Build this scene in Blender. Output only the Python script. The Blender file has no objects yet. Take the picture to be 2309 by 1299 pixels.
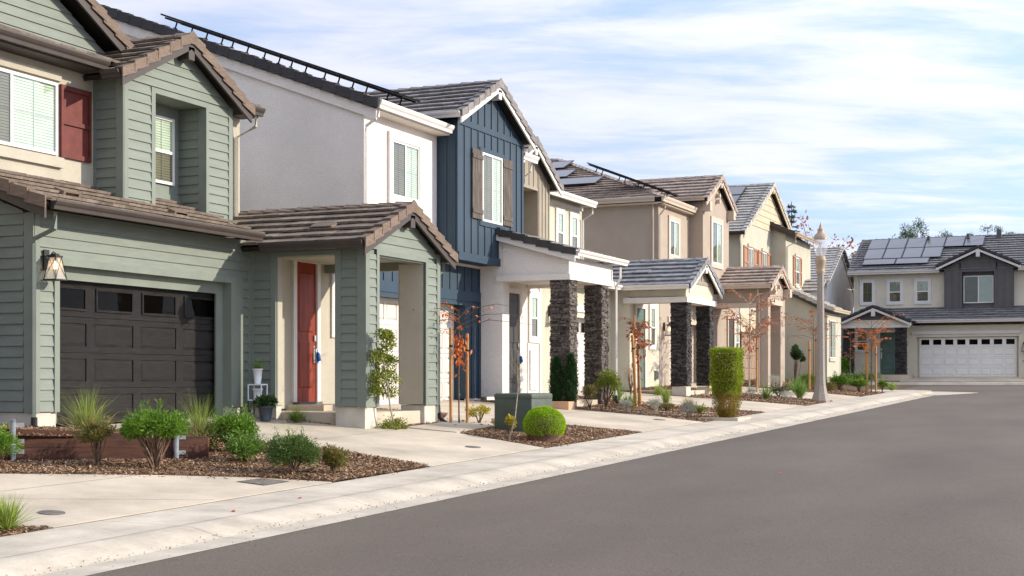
import bpy, math, random
import numpy as np
from mathutils import Vector, Matrix
random.seed(7); RNG=np.random.default_rng(7)
scene=bpy.context.scene
# ---------------------------------------------------------------- camera, sky, sun
ZS=1.8            # eye height above the asphalt: all z below are measured from the eye
cam_d=bpy.data.cameras.new('camera'); cam=bpy.data.objects.new('camera',cam_d); scene.collection.objects.link(cam)
scene.camera=cam
cam_d.sensor_width=36.0; cam_d.lens=3200/2309*36.0
cam_d.shift_y=(856-649.5)/2309; cam_d.clip_end=3000; cam_d.clip_start=.1
cam.location=(0,0,ZS); cam.rotation_euler=(math.radians(90),0,math.radians(24.0115))
scene.view_settings.view_transform='Standard'; scene.view_settings.look='None'
scene.view_settings.exposure=0.50; scene.view_settings.gamma=1.0
SUN=Vector((1.0,.46,.435)).normalized()
sd=bpy.data.lights.new('sun','SUN'); so=bpy.data.objects.new('sun',sd); scene.collection.objects.link(so)
sd.energy=3.8; sd.angle=math.radians(.6); sd.color=(1.0,.90,.75)
so.rotation_euler=SUN.to_track_quat('Z','Y').to_euler(); so.location=(30,20,40)
W=bpy.data.worlds.new('World'); scene.world=W; W.use_nodes=True
def build_world():
    nt=W.node_tree; nt.nodes.clear(); N=nt.nodes.new; L=nt.links.new
    out=N('ShaderNodeOutputWorld'); bg=N('ShaderNodeBackground'); L(bg.outputs[0],out.inputs[0])
    sky=N('ShaderNodeTexSky'); sky.sky_type='NISHITA'; sky.sun_disc=False
    sky.sun_elevation=math.asin(SUN.z); sky.sun_rotation=math.atan2(SUN.x,SUN.y); sky.altitude=50; sky.air_density=1.0; sky.dust_density=.6; sky.ozone_density=2.2
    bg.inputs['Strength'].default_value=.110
    tc=N('ShaderNodeTexCoord'); sp=N('ShaderNodeSeparateXYZ'); L(tc.outputs['Generated'],sp.inputs[0])
    def m(op,a,b=None,c=None,clamp=False):
        n=N('ShaderNodeMath'); n.operation=op; n.use_clamp=clamp
        for i,v in enumerate((a,b,c)):
            if v is None: continue
            if isinstance(v,(int,float)): n.inputs[i].default_value=v
            else: L(v,n.inputs[i])
        return n.outputs[0]
    zz=m('MAXIMUM',sp.outputs[2],0.0); den=m('ADD',zz,.10)
    px=m('DIVIDE',sp.outputs[0],den); py=m('DIVIDE',sp.outputs[1],den)
    cb=N('ShaderNodeCombineXYZ'); L(px,cb.inputs[0]); L(py,cb.inputs[1])
    m0=N('ShaderNodeMapping'); L(cb.outputs[0],m0.inputs[0]); m0.inputs['Rotation'].default_value=(0,0,math.radians(-28))
    mp=N('ShaderNodeMapping'); L(m0.outputs[0],mp.inputs[0]); mp.inputs['Scale'].default_value=(.62,1.35,1)
    mp.inputs['Location'].default_value=(3.1,.6,0)
    def noise(vec,sc,det,rough,dist=0.0):
        n=N('ShaderNodeTexNoise'); L(vec,n.inputs['Vector']); n.inputs['Scale'].default_value=sc; n.inputs['Detail'].default_value=det; n.inputs['Roughness'].default_value=rough; n.inputs['Distortion'].default_value=dist; return n.outputs['Fac']
    big=noise(mp.outputs[0],.55,3,.5,.3); mid=noise(mp.outputs[0],2.6,10,.62,.35)
    f=m('MULTIPLY_ADD',mid,.95,m('MULTIPLY',big,.75))
    rp=N('ShaderNodeValToRGB'); L(f,rp.inputs[0]); rp.color_ramp.elements[0].position=.60; rp.color_ramp.elements[0].color=(0,0,0,1)
    rp.color_ramp.elements[1].position=.95; rp.color_ramp.elements[1].color=(1,1,1,1); rp.color_ramp.interpolation='EASE'
    # the deck thins towards the far right, where blue shows
    hz=m('SUBTRACT',1.0,m('MULTIPLY',sp.outputs[2],1.0),clamp=True)
    mx=N('ShaderNodeMixRGB'); fac=m('MULTIPLY',rp.outputs[0],.88); L(fac,mx.inputs[0]); 
    hz2=N('ShaderNodeMixRGB'); hz2.blend_type='MULTIPLY'; hz2.inputs[0].default_value=1; L(sky.outputs[0],hz2.inputs[1]); hz2.inputs[2].default_value=(1.35,1.3,1.5,1)
    b_=N('ShaderNodeMixRGB'); b_.inputs[0].default_value=.75; L(hz2.outputs[0],b_.inputs[1]); b_.inputs[2].default_value=(3.2,4.3,6.1,1); L(b_.outputs[0],mx.inputs[1])
    cl=N('ShaderNodeMixRGB'); cr2=N('ShaderNodeMapRange'); L(mid,cr2.inputs[0]); cr2.inputs[1].default_value=.36; cr2.inputs[2].default_value=.66; L(cr2.outputs[0],cl.inputs[0]); cl.inputs[1].default_value=(4.75,5.05,6.35,1); cl.inputs[2].default_value=(6.0,6.1,6.75,1)
    L(cl.outputs[0],mx.inputs[2])
    # thin cloud brightened towards the unseen sun and overhead, to lift the shade
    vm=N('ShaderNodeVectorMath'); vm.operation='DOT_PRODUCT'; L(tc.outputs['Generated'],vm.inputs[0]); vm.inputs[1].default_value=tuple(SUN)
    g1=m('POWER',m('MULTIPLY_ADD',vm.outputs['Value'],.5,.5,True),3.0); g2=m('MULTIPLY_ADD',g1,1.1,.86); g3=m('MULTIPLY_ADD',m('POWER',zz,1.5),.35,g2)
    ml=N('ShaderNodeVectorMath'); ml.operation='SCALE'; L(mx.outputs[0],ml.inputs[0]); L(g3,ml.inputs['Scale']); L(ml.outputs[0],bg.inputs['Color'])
build_world()
C=scene.collection

# ---------------------------------------------------------------- materials
def new_mat(name):
    m=bpy.data.materials.new(name); m.use_nodes=True; nt=m.node_tree; b=nt.nodes['Principled BSDF']; return m,nt,b
def pmat(name,col,rough=.8,var=.08,scale=3.0,bump=0.0,bscale=60.0,spec=.3,metal=0.0,island=0.0,stretch=(1,1,1),col2=None,fine=0.0,fscale=40.,hue=0.0):
    """plain paint / plaster / stone: base colour with soft noise, fine bump and per-piece variation"""
    m,nt,b=new_mat(name); N=nt.nodes.new; L=nt.links.new
    b.inputs['Roughness'].default_value=rough; b.inputs['Metallic'].default_value=metal
    b.inputs['Specular IOR Level'].default_value=spec
    tc=N('ShaderNodeTexCoord'); mp=N('ShaderNodeMapping'); L(tc.outputs['Object'],mp.inputs[0]); mp.inputs['Scale'].default_value=stretch
    n=N('ShaderNodeTexNoise'); n.inputs['Scale'].default_value=scale; n.inputs['Detail'].default_value=6; n.inputs['Roughness'].default_value=.6; L(mp.outputs[0],n.inputs['Vector'])
    c2=col2 if col2 else tuple(max(0,c*(1-2.2*var)) for c in col)
    c1=col if col2 else tuple(min(1,c*(1+1.6*var)) for c in col)
    rp=N('ShaderNodeValToRGB'); L(n.outputs['Fac'],rp.inputs[0]); e=rp.color_ramp.elements
    e[0].position=.3; e[0].color=(*c2,1); e[1].position=.7; e[1].color=(*c1,1)
    colout=rp.outputs[0]
    if fine:
        n2=N('ShaderNodeTexNoise'); n2.inputs['Scale'].default_value=fscale; n2.inputs['Detail'].default_value=4; L(mp.outputs[0],n2.inputs['Vector'])
        r2=N('ShaderNodeMapRange'); L(n2.outputs['Fac'],r2.inputs[0]); r2.inputs[1].default_value=.3; r2.inputs[2].default_value=.7; r2.inputs[3].default_value=1-fine; r2.inputs[4].default_value=1+fine
        mm=N('ShaderNodeMixRGB'); mm.blend_type='MULTIPLY'; mm.inputs[0].default_value=1; L(colout,mm.inputs[1]); L(r2.outputs[0],mm.inputs[2]); colout=mm.outputs[0]
    if island or hue:
        g=N('ShaderNodeNewGeometry'); hs=N('ShaderNodeHueSaturation'); L(colout,hs.inputs['Color'])
        r=N('ShaderNodeMapRange'); L(g.outputs['Random Per Island'],r.inputs[0]); r.inputs[3].default_value=1-island; r.inputs[4].default_value=1+island; L(r.outputs[0],hs.inputs['Value'])
        if hue:
            w=N('ShaderNodeTexWhiteNoise'); w.noise_dimensions='1D'; L(g.outputs['Random Per Island'],w.inputs['W'])
            r3=N('ShaderNodeMapRange'); L(w.outputs[0],r3.inputs[0]); r3.inputs[3].default_value=.5-hue; r3.inputs[4].default_value=.5+hue; L(r3.outputs[0],hs.inputs['Hue'])
        colout=hs.outputs[0]
    L(colout,b.inputs['Base Color'])
    if bump:
        n3=N('ShaderNodeTexNoise'); n3.inputs['Scale'].default_value=bscale; n3.inputs['Detail'].default_value=5; L(mp.outputs[0],n3.inputs['Vector'])
        bp=N('ShaderNodeBump'); bp.inputs['Strength'].default_value=bump; bp.inputs['Distance'].default_value=.02; L(n3.outputs['Fac'],bp.inputs['Height']); L(bp.outputs[0],b.inputs['Normal'])
    return m
def leafmat(name,cols,rough=.55,trans=.25):
    """foliage: colour picked per leaf from a ramp, a little light through the blade"""
    m,nt,b=new_mat(name); N=nt.nodes.new; L=nt.links.new
    g=N('ShaderNodeNewGeometry'); rp=N('ShaderNodeValToRGB'); L(g.outputs['Random Per Island'],rp.inputs[0])
    e=rp.color_ramp.elements
    while len(e)<len(cols): e.new(.5)
    for i,c in enumerate(cols): e[i].position=i/(len(cols)-1); e[i].color=(*c,1)
    L(rp.outputs[0],b.inputs['Base Color']); b.inputs['Roughness'].default_value=rough; b.inputs['Specular IOR Level'].default_value=.25
    t=N('ShaderNodeBsdfTranslucent'); L(rp.outputs[0],t.inputs[0]); mx=N('ShaderNodeMixShader'); mx.inputs[0].default_value=trans
    L(b.outputs[0],mx.inputs[1]); L(t.outputs[0],mx.inputs[2]); L(mx.outputs[0],nt.nodes['Material Output'].inputs[0])
    return m
def glassmat(name,tint,refl=.18):
    m,nt,b=new_mat(name); N=nt.nodes.new; L=nt.links.new
    tr=N('ShaderNodeBsdfTransparent'); tr.inputs[0].default_value=(*tint,1)
    gl=N('ShaderNodeBsdfGlossy'); gl.inputs['Roughness'].default_value=.02; gl.inputs[0].default_value=(.9,.95,.95,1)
    tc=N('ShaderNodeTexCoord'); n=N('ShaderNodeTexNoise'); n.inputs['Scale'].default_value=1.6; L(tc.outputs['Object'],n.inputs['Vector'])
    bp=N('ShaderNodeBump'); bp.inputs['Strength'].default_value=.25; bp.inputs['Distance'].default_value=.02; L(n.outputs['Fac'],bp.inputs['Height']); L(bp.outputs[0],gl.inputs['Normal'])
    fr=N('ShaderNodeFresnel'); fr.inputs[0].default_value=1.5 if refl>.01 else 1.16; ad=N('ShaderNodeMath'); ad.operation='ADD'; ad.use_clamp=True; L(fr.outputs[0],ad.inputs[0]); ad.inputs[1].default_value=refl
    mx=N('ShaderNodeMixShader'); L(ad.outputs[0],mx.inputs[0]); L(tr.outputs[0],mx.inputs[1]); L(gl.outputs[0],mx.inputs[2]); L(mx.outputs[0],nt.nodes['Material Output'].inputs[0])
    return m
def emitmat(name,col,s):
    m,nt,b=new_mat(name); b.inputs['Emission Color'].default_value=(*col,1); b.inputs['Emission Strength'].default_value=s; b.inputs['Base Color'].default_value=(*col,1); return m
M={}
M['green']=pmat('green_siding',(.185,.211,.176),.6,.05,2.0,.12,90,stretch=(1,1,6),fine=.04,fscale=30)
M['greentrim']=pmat('green_trim',(.185,.211,.176),.6,.05,2.0)
M['stuccoA']=pmat('cream_stucco',(.50,.46,.37),.9,.05,1.2,.9,85,fine=.07,fscale=110)
M['stuccoB']=pmat('white_stucco',(.77,.72,.665),.9,.05,.5,1.0,42,fine=.07,fscale=45)
M['blue']=pmat('blue_panel',(.030,.054,.080),.55,.06,2.0,.1,60,stretch=(3,3,.6))
M['bluedk']=pmat('blue_trim',(.024,.050,.078),.55,.05,2.0)
M['cream']=pmat('cream_plaster',(.58,.535,.42),.9,.04,1.2,.8,80,fine=.05,fscale=90)
M['tanbb']=pmat('tan_panel',(.30,.26,.20),.7,.05,2.0)
M['taupe']=pmat('taupe_stucco',(.40,.33,.265),.9,.04,1.2,.8,80,fine=.06,fscale=90)
M['taupetrim']=pmat('taupe_trim',(.52,.43,.345),.8,.04,2.0)
M['stuccoE']=pmat('pale_green_stucco',(.49,.47,.375),.9,.04,1.2,.8,80,fine=.05,fscale=90)
M['yellow']=pmat('yellow_siding',(.50,.42,.29),.7,.05,2.0)
M['orange']=pmat('terracotta_shutter',(.36,.19,.12),.7,.06,3.0)
M['stuccoG']=pmat('beige_stucco',(.68,.62,.50),.9,.05,1.0,.8,80,fine=.05,fscale=90)
M['grey']=pmat('charcoal_panel',(.105,.10,.10),.7,.05,2.0)
M['greyF']=pmat('grey_stucco',(.72,.70,.68),.9,.10,.5,.8,80)
M['white']=pmat('white_trim',(.66,.63,.59),.6,.03,2.0)
M['vinyl']=pmat('white_vinyl',(.70,.69,.67),.4,.02,2.0)
M['maroon']=pmat('maroon_shutter',(.135,.030,.024),.6,.12,5.0,.2,60)
M['woodshut']=pmat('weathered_wood',(.115,.095,.08),.85,.25,4.0,.4,40,stretch=(6,6,.7))
M['door_red']=pmat('red_door',(.235,.028,.006),.5,.2,2.5,.1,30,stretch=(5,5,.6))
M['door_dark']=pmat('dark_door',(.055,.05,.047),.5,.2,2.5,.1,30,stretch=(5,5,.6))
M['door_teal']=pmat('teal_door',(.10,.16,.14),.5,.1,2.5)
M['brass']=pmat('satin_nickel',(.6,.58,.52),.3,.05,5,metal=1.0)
M['lockblue']=pmat('blue_lock_box',(.01,.09,.35),.5,.1,5)
M['dkbrown']=pmat('dark_brown_metal',(.060,.047,.041),.5,.06,3.0)
M['black']=pmat('black_metal',(.02,.018,.017),.45,.1,5)
M['tileA']=pmat('brown_roof_tile',(.205,.163,.128),.9,.16,6,.5,50,island=.20,fine=.25,fscale=60,stretch=(1,1,1))
M['tileAr']=pmat('brown_rake_tile',(.185,.136,.103),.85,.12,6,.4,50,island=.10,fine=.12,fscale=60,stretch=(1,1,5))
M['tileB']=pmat('grey_roof_tile',(.235,.215,.205),.9,.14,6,.5,50,island=.18,fine=.2,fscale=60)
M['tileBr']=pmat('charcoal_rake_tile',(.055,.053,.055),.8,.12,6,.4,50,island=.12,stretch=(1,1,5))
M['tileC']=pmat('slate_roof_tile',(.235,.238,.245),.9,.14,6,.5,50,island=.18,fine=.2,fscale=60)
M['tileD']=pmat('taupe_roof_tile',(.36,.285,.235),.9,.14,6,.5,50,island=.16,fine=.2,fscale=60)
M['tileE']=pmat('pale_grey_roof_tile',(.42,.395,.36),.9,.12,6,.5,50,island=.16,fine=.2,fscale=60)
M['tileG']=pmat('dark_grey_roof_tile',(.185,.18,.178),.9,.14,6,.5,50,island=.15,fine=.2,fscale=60)
M['deck']=pmat('roof_underlay',(.02,.018,.016),.9,.1,3)
M['stoneB']=pmat('brown_ledgestone',(.115,.097,.083),.9,.4,14,.8,50,island=.55,hue=.02,fine=.3,fscale=50)
M['stoneC']=pmat('charcoal_ledgestone',(.050,.045,.045),.9,.4,14,.8,50,island=.6,hue=.02,fine=.3,fscale=50)
M['mortar']=pmat('mortar',(.02,.018,.016),.95,.1,10)
M['conc']=pmat('concrete',(.51,.435,.335),.85,.12,.7,.25,120,fine=.05,fscale=25)
M['conc2']=pmat('curb_concrete',(.50,.44,.352),.85,.12,1.3,.3,90,fine=.06,fscale=20)
M['plinth']=pmat('plinth_concrete',(.56,.52,.44),.9,.07,3,.6,40)
M['joint']=pmat('joint_filler',(.10,.085,.07),.95,.2,10)
M['soil']=pmat('soil',(.10,.065,.042),.95,.3,8,.8,40)
M['mulch']=pmat('mulch',(.20,.12,.075),.95,.45,22,1.0,60,fine=.5,fscale=70)
M['chips']=leafmat('bark_chips',[(.09,.05,.026),(.21,.118,.062),(.37,.23,.135),(.14,.078,.042),(.52,.37,.25),(.25,.145,.08)],.9,0)
M['retwood']=pmat('stained_board',(.072,.026,.014),.7,.3,2.0,.3,30,stretch=(1,1,9),fine=.15,fscale=20)
M['retend']=pmat('cut_board_end',(.42,.14,.05),.8,.2,8)
M['galv']=pmat('galvanised_steel',(.26,.27,.28),.5,.15,12,metal=.6)
M['util']=pmat('utility_green',(.080,.100,.076),.5,.1,3.0,.05,40)
M['stake']=pmat('yellow_pine_stake',(.47,.24,.085),.75,.15,6,.2,40,stretch=(4,4,.5))
M['bark']=pmat('sapling_bark',(.16,.10,.065),.9,.3,14,.5,40)
M['barkpale']=pmat('pale_bark',(.36,.30,.24),.9,.2,14)
M['tie']=pmat('rubber_tie',(.015,.015,.015),.7,.1,5)
M['tape']=pmat('green_tape',(.02,.22,.12),.6,.1,5)
M['agg']=pmat('aggregate_post',(.36,.315,.27),.9,.25,50,.5,120,fine=.35,fscale=140)
M['lampcap']=pmat('lamp_cap',(.42,.31,.21),.55,.06,4)
M['globe']=None
M['glass']=glassmat('window_glass',(.74,.82,.78),.10)
M['glassdk']=glassmat('dark_window_glass',(.42,.42,.38),.04)
M['lglass']=glassmat('lantern_glass',(.9,.88,.82),.0)
M['blind']=pmat('blind_slats',(.80,.79,.70),.6,.04,3)
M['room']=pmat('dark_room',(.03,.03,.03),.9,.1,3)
M['screen']=pmat('insect_screen',(.12,.12,.11),.8,.3,2)
M['bulb']=emitmat('warm_bulb',(1.0,.62,.28),9)
M['gdA']=pmat('charcoal_garage_door',(.036,.031,.028),.36,.5,4.0,.9,30,spec=.45,stretch=(1,.8,14),fine=.45,fscale=22,col2=(.008,.007,.0065))
M['gdB']=pmat('almond_garage_door',(.62,.575,.52),.55,.03,2)
M['gdC']=pmat('white_garage_door',(.62,.61,.58),.55,.03,2)
M['gdD']=pmat('tan_garage_door',(.50,.43,.34),.55,.03,2)
M['gdE']=pmat('brown_garage_door',(.30,.215,.155),.55,.05,2)
M['gdG']=pmat('bright_garage_door',(.78,.76,.71),.55,.02,2)
M['panel']=pmat('solar_cells',(.06,.06,.075),.22,.05,1,spec=.9)
M['panelG']=pmat('sky_glare_solar_cells',(.16,.15,.155),.25,.05,1,spec=.8)  # paler base colour holds the sky glare on these cells
M['alu']=pmat('black_aluminium',(.012,.012,.013),.35,.1,5,metal=.3)
def milky(name,f,c):
    m,nt,b=new_mat(name); N=nt.nodes.new; L=nt.links.new
    t=N('ShaderNodeBsdfTransparent'); t.inputs[0].default_value=(.95,.95,.95,1); d=N('ShaderNodeBsdfTranslucent'); d.inputs[0].default_value=(*c,1); b.inputs['Base Color'].default_value=(*c,1); b.inputs['Roughness'].default_value=.1
    a=N('ShaderNodeMixShader'); a.inputs[0].default_value=.5; L(b.outputs[0],a.inputs[1]); L(d.outputs[0],a.inputs[2]); x=N('ShaderNodeMixShader'); x.inputs[0].default_value=f; L(t.outputs[0],x.inputs[1]); L(a.outputs[0],x.inputs[2]); L(x.outputs[0],nt.nodes['Material Output'].inputs[0]); return m
M['lglass']=milky('lantern_glass',.42,(.85,.80,.72)); M['globe']=milky('lamp_globe',.26,(.75,.78,.82))
M['glassgar']=glassmat('garage_window_glass',(.25,.22,.2),.001)
M['asphalt']=None
M['fence']=pmat('cedar_fence',(.17,.075,.038),.85,.2,3,.3,30,stretch=(6,6,.7))
M['potgrey']=pmat('dark_plastic_pot',(.05,.06,.07),.5,.1,4)
M['potwhite']=pmat('white_plastic_pot',(.72,.74,.76),.4,.03,4)
M['tan']=pmat('tan_planter',(.50,.30,.175),.7,.06,4,.2,60)
M['numplate']=pmat('number_plate_paint',(.75,.74,.70),.5,.02,3)
M['iron']=pmat('cast_iron',(.14,.125,.11),.7,.2,12)
def asphalt():
    m,nt,b=new_mat('asphalt'); N=nt.nodes.new; L=nt.links.new
    tc=N('ShaderNodeTexCoord')
    def nz(sc,det,st=(1,1,1)):
        mp=N('ShaderNodeMapping'); mp.inputs['Scale'].default_value=st; L(tc.outputs['Object'],mp.inputs[0]); n=N('ShaderNodeTexNoise'); n.inputs['Scale'].default_value=sc; n.inputs['Detail'].default_value=det; n.inputs['Roughness'].default_value=.6; L(mp.outputs[0],n.inputs['Vector']); return n.outputs['Fac']
    r=N('ShaderNodeValToRGB'); L(nz(.35,6,(1,.35,1)),r.inputs[0]); r.color_ramp.elements[0].position=.3; r.color_ramp.elements[0].color=(.098,.080,.064,1); r.color_ramp.elements[1].position=.72; r.color_ramp.elements[1].color=(.144,.119,.095,1)
    r2=N('ShaderNodeValToRGB'); L(nz(55,4),r2.inputs[0]); r2.color_ramp.elements[0].position=.32; r2.color_ramp.elements[0].color=(.62,.62,.62,1); r2.color_ramp.elements[1].position=.72; r2.color_ramp.elements[1].color=(1.48,1.45,1.40,1)
    mm=N('ShaderNodeMixRGB'); mm.blend_type='MULTIPLY'; mm.inputs[0].default_value=1; L(r.outputs[0],mm.inputs[1]); L(r2.outputs[0],mm.inputs[2]); L(mm.outputs[0],b.inputs['Base Color'])
    b.inputs['Roughness'].default_value=.85; b.inputs['Specular IOR Level'].default_value=.3
    bp=N('ShaderNodeBump'); bp.inputs['Strength'].default_value=.5; bp.inputs['Distance'].default_value=.01; L(nz(130,3),bp.inputs['Height']); L(bp.outputs[0],b.inputs['Normal'])
    return m
M['asphalt']=asphalt()

# ---------------------------------------------------------------- mesh helpers
ORG={}
class MB:
    def __init__(s): s.v=[]; s.f=[]; s.m=[]
    def face(s,pts,mi=0):
        k=len(s.v); s.v.extend([tuple(p) for p in pts]); s.f.append(tuple(range(k,k+len(pts)))); s.m.append(mi)
    def solid(s,pts,faces,mi=0):
        k=len(s.v); s.v.extend([tuple(p) for p in pts])
        for f in faces: s.f.append(tuple(k+i for i in f)); s.m.append(mi)
    def prism(s,poly,vec,mi=0):
        n=len(poly); a=[Vector(p) for p in poly]; v=Vector(vec); b=[p+v for p in a]
        s.solid(a+b,[tuple(range(n))[::-1],tuple(range(n,2*n))]+[(i,(i+1)%n,n+(i+1)%n,n+i) for i in range(n)],mi)
    def box(s,x0,x1,y0,y1,z0,z1,mi=0):
        s.prism([(x0,y0,z0),(x1,y0,z0),(x1,y1,z0),(x0,y1,z0)],(0,0,z1-z0),mi)
    def tube(s,path,rs,n=8,mi=0,cap=True):
        path=[Vector(p) for p in path]
        if not hasattr(rs,'__len__'): rs=[rs]*len(path)
        rings=[]
        for i,p in enumerate(path):
            a=path[max(i-1,0)]; b=path[min(i+1,len(path)-1)]; d=(b-a).normalized()
            t=Vector((0,0,1)) if abs(d.z)<.9 else Vector((1,0,0)); u=d.cross(t).normalized(); w=d.cross(u)
            rings.append([p+(u*math.cos(q)+w*math.sin(q))*rs[i] for q in [2*math.pi*j/n for j in range(n)]])
        fs=[]
        for i in range(len(path)-1):
            for j in range(n): fs.append((i*n+j,i*n+(j+1)%n,(i+1)*n+(j+1)%n,(i+1)*n+j))
        if cap: fs+= [tuple(range(n)),tuple(range((len(path)-1)*n,len(path)*n))]
        s.solid([p for r in rings for p in r],fs,mi)
    def rtube(s,path,w,d,mi=0):
        """rectangular pipe (downspout)"""
        s.tube(path,max(w,d)*.6,4,mi)
    def lathe(s,c,prof,n=20,mi=0,cap=True):
        pts=[];k=len(prof)
        for r,z in prof:
            for j in range(n):
                a=2*math.pi*j/n; pts.append((c[0]+r*math.cos(a),c[1]+r*math.sin(a),c[2]+z))
        fs=[(i*n+j,i*n+(j+1)%n,(i+1)*n+(j+1)%n,(i+1)*n+j) for i in range(k-1) for j in range(n)]
        if cap: fs+=[tuple(range(n)),tuple(range((k-1)*n,k*n))]
        s.solid(pts,fs,mi)
    def build(s,name,mats,parent=None,smooth=False,loc=None):
        if not isinstance(mats,(list,tuple)): mats=[mats]
        if parent is not None: o0=ORG[parent.name]
        else: o0=Vector(loc) if loc is not None else Vector((0,0,0))
        me=bpy.data.meshes.new(name)
        me.from_pydata([(v[0]-o0.x,v[1]-o0.y,v[2]-o0.z) for v in s.v],[],s.f)
        for m in mats: me.materials.append(M[m] if isinstance(m,str) else m)
        if len(mats)>1: me.polygons.foreach_set('material_index',s.m)
        if smooth: me.polygons.foreach_set('use_smooth',[True]*len(s.f))
        ob=bpy.data.objects.new(name,me); C.objects.link(ob)
        if parent is not None: ob.parent=parent
        else: ob.location=(o0.x,o0.y,o0.z+ZS)
        ORG[ob.name]=o0
        return ob
def pieces(name,mat,parent,boxes):
    for b in boxes: m_=MB(); m_.box(*b); m_.build(name,mat,parent)
def tag(o,label=None,cat=None,group=None,kind=None):
    if label: o['label']=label
    if cat: o['category']=cat
    if group: o['group']=group
    if kind: o['kind']=kind
    return o
def thing(name,label,cat,loc,group=None):
    o=bpy.data.objects.new(name,None); C.objects.link(o); o.location=(loc[0],loc[1],loc[2]+ZS); o.empty_display_size=.3
    ORG[o.name]=Vector(loc); return tag(o,label,cat,group)
def copy_tree(o,parent=None):
    c=o.copy(); C.objects.link(c); c.parent=parent; ORG[c.name]=ORG[o.name]
    for ch in list(o.children): copy_tree(ch,c)
    return c
class F:
    """wall frame: P(s,z,d): s along the wall, z up, d outwards"""
    def __init__(s,kind,c): s.k=kind; s.c=c
    def P(s,a,z,d=0):
        if s.k=='X': return (s.c+d,a,z)
        if s.k=='Y': return (a,s.c-d,z)
        if s.k=='YP': return (a,s.c+d,z)
def fbox(mb,f,s0,s1,z0,z1,d0,d1,mi=0):
    mb.prism([f.P(s0,z0,d0),f.P(s1,z0,d0),f.P(s1,z1,d0),f.P(s0,z1,d0)],Vector(f.P(0,0,d1))-Vector(f.P(0,0,d0)),mi)
def fpoly(mb,f,poly,d0,d1,mi=0):
    mb.prism([f.P(a,z,d0) for a,z in poly],Vector(f.P(0,0,d1))-Vector(f.P(0,0,d0)),mi)
def clip(poly,ax,val,ge):
    out=[];n=len(poly)
    for i in range(n):
        p,q=poly[i],poly[(i+1)%n]; a=(p[ax]>=val) if ge else (p[ax]<=val); b=(q[ax]>=val) if ge else (q[ax]<=val)
        if a: out.append(p)
        if a!=b:
            t=(val-p[ax])/(q[ax]-p[ax]); out.append((p[0]+t*(q[0]-p[0]),p[1]+t*(q[1]-p[1])))
    return out
def rect(s0,s1,z0,z1): return [(s0,z0),(s1,z0),(s1,z1),(s0,z1)]
def siding(mb,f,pieces,e=.177,zref=-.52,t=.025,mi=0):
    """lap siding: every board a slanted face with its own lower lip"""
    for poly in pieces:
        zs=[p[1] for p in poly]; k0=math.floor((min(zs)-zref)/e)
        k=k0
        while zref+k*e<max(zs):
            za=zref+k*e; zb=za+e; q=clip(clip(poly,1,za,True),1,zb,False); k+=1
            if len(q)<3: continue
            def dd(z): return t*(1-(z-za)/e)+.004
            mb.face([f.P(a,z,dd(z)) for a,z in q],mi)
            lo=[p for p in q if abs(p[1]-za)<1e-5]
            if len(lo)>=2:
                a0=min(p[0] for p in lo); a1=max(p[0] for p in lo)
                mb.face([f.P(a0,za,t+.004),f.P(a1,za,t+.004),f.P(a1,za,-.002),f.P(a0,za,-.002)],mi)
def battens(mb,f,s0,s1,z0,ztop,step=.41,w=.045,d=.022,mi=0):
    n=max(1,round((s1-s0)/step)); 
    for i in range(n+1):
        a=s0+(s1-s0)*i/n; zt=ztop(a) if callable(ztop) else ztop; zb=z0(a) if callable(z0) else z0
        if zt-zb>.03: fbox(mb,f,a-w/2,a+w/2,zb,zt,0,d,mi)
def gline(s0,s1,zb,sm,zm):
    """height of a gable line at s"""
    return lambda a: zb+(zm-zb)*((a-s0)/(sm-s0) if a<=sm else (s1-a)/(s1-sm))

# ---------------------------------------------------------------- roofs
def tiles(mb,O,u,w,poly,e=.345,tw=.33,th=.058,mi=0,seed=0):
    """flat concrete tiles: every tile its own raised plate; poly=(s,t) convex in the slope"""
    rnd=random.Random(seed); O=Vector(O);u=Vector(u).normalized();w=Vector(w).normalized();n=u.cross(w)
    if n.z<0: n=-n
    P=lambda s,t,h:O+u*s+w*t+n*h
    t0=min(p[1] for p in poly); t1=max(p[1] for p in poly); j=0
    while t0+j*e<t1-1e-4:
        ta=t0+j*e; tb=ta+e
        q=clip(clip(poly,1,ta,True),1,tb,False); j+=1
        if len(q)<3: continue
        s0=min(p[0] for p in q); s1=max(p[0] for p in q)
        off=(tw/2 if j%2 else 0)+rnd.uniform(-.01,.01); i0=math.floor((s0-off)/tw); i1=math.ceil((s1-off)/tw)
        for i in range(i0,i1):
            a=off+i*tw; r=clip(clip(q,0,a+.003,True),0,a+tw-.003,False)
            if len(r)<3: continue
            ar=max(p[0] for p in r)-min(p[0] for p in r)
            if ar<.02: continue
            lift=rnd.uniform(-.004,.006); k1=rnd.uniform(-.004,.004)
            top=[]
            for (s,t) in r:
                h=th*(1-(t-ta)/e)*1.0+.012+lift+k1*((s-a)/tw)*(1-(t-ta)/e)
                top.append(P(s,t,h))
            k=len(mb.v); nn=len(r); bot=[P(s,t,.026 if abs(t-ta)<1e-4 else .0) for s,t in r]
            mb.v.extend([tuple(p) for p in top+bot])
            mb.f.append(tuple(range(k,k+nn))); mb.m.append(mi)
            for x in range(nn):
                y=(x+1)%nn; mb.f.append((k+y,k+x,k+nn+x,k+nn+y)); mb.m.append(mi)
def slab(mb,O,u,w,poly,th=.09,mi=0,drop=.015):
    O=Vector(O);u=Vector(u).normalized();w=Vector(w).normalized();n=u.cross(w)
    if n.z<0:n=-n
    mb.prism([O+u*s+w*t-n*drop for s,t in poly],-n*th,mi)
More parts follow.
